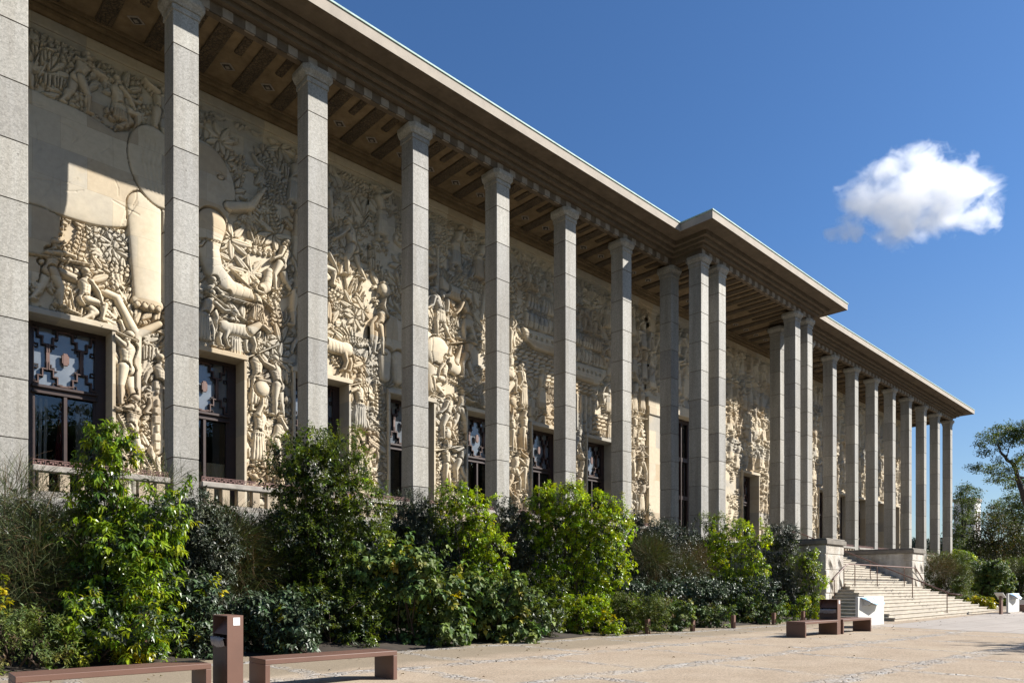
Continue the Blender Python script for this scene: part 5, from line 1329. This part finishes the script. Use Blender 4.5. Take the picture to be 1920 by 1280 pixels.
tree_obj('lime_tree', 'mid green tree just right of the last column, below the airy tree', A(1808, 1112, Zb), limbs, C, R, 420, .28, [(.11, .15, .05), (.075, .11, .04), (.15, .18, .055)], [4, 4, 2], .8)
Zc = 84.0
pts = [(1845, 985, 26), (1870, 975, 26), (1840, 1010, 26), (1868, 1005, 30), (1895, 995, 26), (1850, 1035, 28), (1880, 1035, 30), (1905, 1025, 26), (1925, 1010, 28), (1825, 1035, 22), (1920, 1045, 26), (1858, 955, 14)]
C = jitter_depth([(x, y) for x, y, _ in pts], Zc, 3); R = [r_ / FPX * Zc for _, _, r_ in pts]
limbs = [(A(1870, 1110, Zc), A(1868, 1030, Zc), .4, .3), (A(1868, 1030, Zc), A(1850, 985, Zc), .2, .06), (A(1868, 1030, Zc), A(1895, 990, Zc), .2, .06)]
tree_obj('chestnut_tree', 'dark broad tree with some rusty leaves, low between the other trees', A(1870, 1114, Zc), limbs, C, R, 430, .27, [(.060, .072, .022), (.040, .052, .020), (.095, .092, .026), (.2, .11, .035)], [4, 4, 2, .7], .85)
Ze = 100.0
pts = [(1890, 945, 20), (1910, 935, 22), (1935, 940, 26), (1880, 965, 18), (1905, 965, 24), (1930, 970, 26), (1895, 985, 22), (1925, 1000, 26), (1868, 945, 12)]
C = jitter_depth([(x, y) for x, y, _ in pts], Ze, 3); R = [r_ / FPX * Ze for _, _, r_ in pts]
limbs = [(A(1912, 1100, Ze), A(1910, 990, Ze), .4, .3), (A(1910, 990, Ze), A(1890, 945, Ze), .2, .06), (A(1910, 990, Ze), A(1930, 940, Ze), .2, .06)]
tree_obj('plane_tree', 'grey green tree at the right edge behind the airy one', A(1912, 1108, Ze), limbs, C, R, 400, .30, [(.12, .155, .07), (.085, .12, .06), (.16, .19, .085)], [4, 4, 2], .75)
Zf = 120.0
b = Bush('hedge', 'distant dark hedge closing the view behind the last columns', at_depth(1800, 1100, Zf)[:2] + (0,), None, 'hedge')
C = [at_depth(rg.uniform(1690, 2000), rg.uniform(1035, 1095), Zf + rg.uniform(-4, 4)) for _ in range(110)]
b.clumps(C, rg.uniform(1.6, 2.6, len(C)), 'fill', 2.2, 4.5, front=False); b.done()
# pale block of flats far behind the trees
x0, y0, z0 = at_depth(1822, 936, 190); r_ = empty('apartment_block', (x0 + 12, y0, 0)); tag(r_, 'pale block of flats glimpsed through the trees at the right', 'building')
f_ = MB(); f_.box(-9, -3, 0, 5, 0, z0); f_.build('wall', simple('pale render', (.62, .60, .57), .9), r_)
f_ = MB(); f_.box(-9.3, -2.7, -.3, 5.3, z0, z0 + .8); f_.build('roof', M['stone_rail'], r_)
for i in range(6):
    for j in range(2):
        f_ = MB(); f_.box(-8.4 + j * 2.9, -6.8 + j * 2.9, -.08, 0.05, 3 + i * 3.4, 5 + i * 3.4); f_.build('window', M['steel_dark'], r_)
# trees of the park behind the viewer, mirrored in the panes; one throws the shadow at the right edge
def park_tree(x, y, h, cr, lb, seed):
    C = []; R = []
    for _ in range(16):
        d = unit(rg.normal(size=3)); C.append((x + d[0] * cr * .7, y + d[1] * cr * .7, h - cr + d[2] * cr * .7)); R.append(cr * rg.uniform(.35, .5))
    limbs = [((x, y, 0), (x, y, h - cr), .35, .25)] + [((x, y, h - cr), c, .15, .04) for c in C[:5]]
    return tree_obj('park_tree', lb, (x, y, 0), limbs, C, R, 190, .5, [(.05, .08, .02), (.035, .06, .018)], [1, 1], .9, group='park trees mirrored in the windows')
pk = park_tree(0, -42, 22, 7.5, 'large park tree standing behind the viewpoint, mirrored dark in the windows', 0)
for i in range(18):
    o = copy_tree(pk); o.location = (-24 + i * 10.5 + rg.uniform(-2, 2), -41 + rg.uniform(-5, 3), rg.uniform(-1, 3.0)); o.rotation_euler = (0, 0, rg.uniform(0, 6)); o.scale = (1, 1, rg.uniform(.9, 1.1))
park_tree(26.9, -5.9, 8.6, 2.1, 'small park tree outside the right edge throwing a shadow on the gravel', 9)

# dead leaves blown onto the gravel
n = 260; P = np.stack([rg.uniform(2, 40, n), 12.2 - np.abs(rg.normal(size=n)) * 2.2, np.full(n, .012)], 1); P[:, 1] = np.maximum(P[:, 1], 1.5)
V, F = leaves_np(P, np.stack([rg.normal(size=n), rg.normal(size=n), rg.uniform(0, .25, n)], 1), np.array([0, 0, 1.0]) + .3 * rg.normal(size=(n, 3)), rg.uniform(.04, .09, n), rg.uniform(.02, .05, n), .3, .3)
tag(np_mesh('fallen_leaves', V, F, M['leaf_far'], None, False, np.repeat(tints(n, [(.12, .07, .03), (.18, .12, .05), (.07, .05, .03)], [1, 1, 1]), 5, 0)), kind='stuff')
# ================================================================ cloud, sky, sun, camera
PSI, EL = radians(46.3), radians(35.9)
SUN = Vector((sin(PSI) * cos(EL), -cos(PSI) * cos(EL), sin(EL)))
ZK = 900.0
def make_cloud():
    cx, cy, cz = at_depth(1712, 374, ZK); w = 172 / FPX * ZK
    me = bpy.data.meshes.new('cloud'); import bmesh
    bm = bmesh.new(); bmesh.ops.create_icosphere(bm, subdivisions=3, radius=1.0); bm.to_mesh(me); bm.free()
    o = link('cloud', me, None, (cx, cy, cz)); o.scale = (w * 1.08, w * .8, w * .84); o.rotation_euler = (0, 0, -(pi / 2 - TH))
    m = bpy.data.materials.new('cloud vapour'); m.use_nodes = True; nt = m.node_tree; nt.nodes.clear()
    out = nt.nodes.new('ShaderNodeOutputMaterial'); pv = nt.nodes.new('ShaderNodeVolumePrincipled')
    pv.inputs['Color'].default_value = (1, 1, 1, 1); pv.inputs['Anisotropy'].default_value = .25
    tc = nt.nodes.new('ShaderNodeTexCoord')
    # lumps in the object's own unit space: (x right, y away, z up, radius)
    lumps = [(.05, 0, .12, .46), (-.32, 0, .02, .40), (.38, 0, .06, .40), (.06, .05, .46, .30), (-.12, 0, -.22, .36), (.22, 0, -.24, .30), (.66, 0, .24, .22), (.66, 0, -.20, .24), (.42, 0, .36, .24), (-.26, 0, .36, .22), (-.54, 0, -.12, .22), (-.66, 0, -.42, .17), (-.84, 0, -.46, .12), (.80, 0, -.22, .14)]
    acc = None
    for (x, y, z, r_) in lumps:
        d = nt.nodes.new('ShaderNodeVectorMath'); d.operation = 'DISTANCE'; nt.links.new(tc.outputs['Object'], d.inputs[0]); d.inputs[1].default_value = (x, y, z)
        v = math_n(nt, 'SUBTRACT', 1.0, math_n(nt, 'DIVIDE', d.outputs['Value'], r_))
        acc = v if acc is None else math_n(nt, 'SMOOTH_MAX', acc, v, .35)
    n1 = N(nt, 'ShaderNodeTexNoise', Scale=3.6, Detail=10.0, Roughness=.66, Distortion=.5); nt.links.new(tc.outputs['Object'], n1.inputs['Vector'])
    v = math_n(nt, 'ADD', acc, math_n(nt, 'MULTIPLY', math_n(nt, 'SUBTRACT', n1.outputs['Fac'], .55), 3.0))
    dens = math_n(nt, 'MULTIPLY', math_n(nt, 'MINIMUM', math_n(nt, 'MAXIMUM', v, 0.0), .55), .08)
    nt.links.new(dens, pv.inputs['Density']); nt.links.new(pv.outputs[0], out.inputs['Volume'])
    me.materials.append(m)
    return tag(o, 'single small white puffy cloud in the blue sky, upper right', 'cloud')
make_cloud()

w = bpy.data.worlds.new('World'); S.world = w; w.use_nodes = True; nt = w.node_tree
bg = nt.nodes['Background']
sky = nt.nodes.new('ShaderNodeTexSky'); sky.sky_type = 'NISHITA'; sky.sun_disc = False
sky.sun_elevation = EL; sky.sun_rotation = math.atan2(SUN.x, SUN.y); sky.altitude = 100; sky.air_density = 1.0; sky.dust_density = .6; sky.ozone_density = 2.2
tc = nt.nodes.new('ShaderNodeTexCoord'); sp = nt.nodes.new('ShaderNodeSeparateXYZ'); nt.links.new(tc.outputs['Generated'], sp.inputs[0])
nt.links.new(mix(nt, 1.0, sky.outputs[0], ramp(nt, sp.outputs[2], .05, .42, (1.0, 1.08, 1.16), (.72, 1.08, 1.46)), 'MULTIPLY'), bg.inputs['Color']); bg.inputs['Strength'].default_value = SKY
ld = bpy.data.lights.new('sun', 'SUN'); ld.energy = SUNE; ld.angle = radians(.53); ld.color = (1, .96, .895)
lo_ = bpy.data.objects.new('sun', ld); COL.objects.link(lo_); lo_.rotation_euler = (-SUN).to_track_quat('-Z', 'Y').to_euler(); lo_.location = (60, -60, 80)
cam = bpy.data.cameras.new('camera'); co = bpy.data.objects.new('camera', cam); COL.objects.link(co); S.camera = co
co.location = (0, 0, EYE); co.rotation_euler = (pi / 2, 0, -(pi / 2 - TH))
cam.sensor_width = 36; cam.lens = FPX / 1920 * 36; cam.shift_y = (YH - 640) / 1920; cam.clip_start = .05; cam.clip_end = 5000
S.view_settings.view_transform = 'Standard'; S.view_settings.look = 'None'; S.view_settings.exposure = EXPO; S.view_settings.gamma = 1; S.view_settings.use_curve_mapping = False
S.cycles.use_denoising = True; S.cycles.volume_bounces = 24; S.cycles.max_bounces = 24; S.cycles.diffuse_bounces = 4; S.cycles.transparent_max_bounces = 12
S.cycles.volume_step_rate = .35; S.cycles.volume_max_steps = 256
S.cycles.sample_clamp_indirect = 6
bpy.context.view_layer.update()
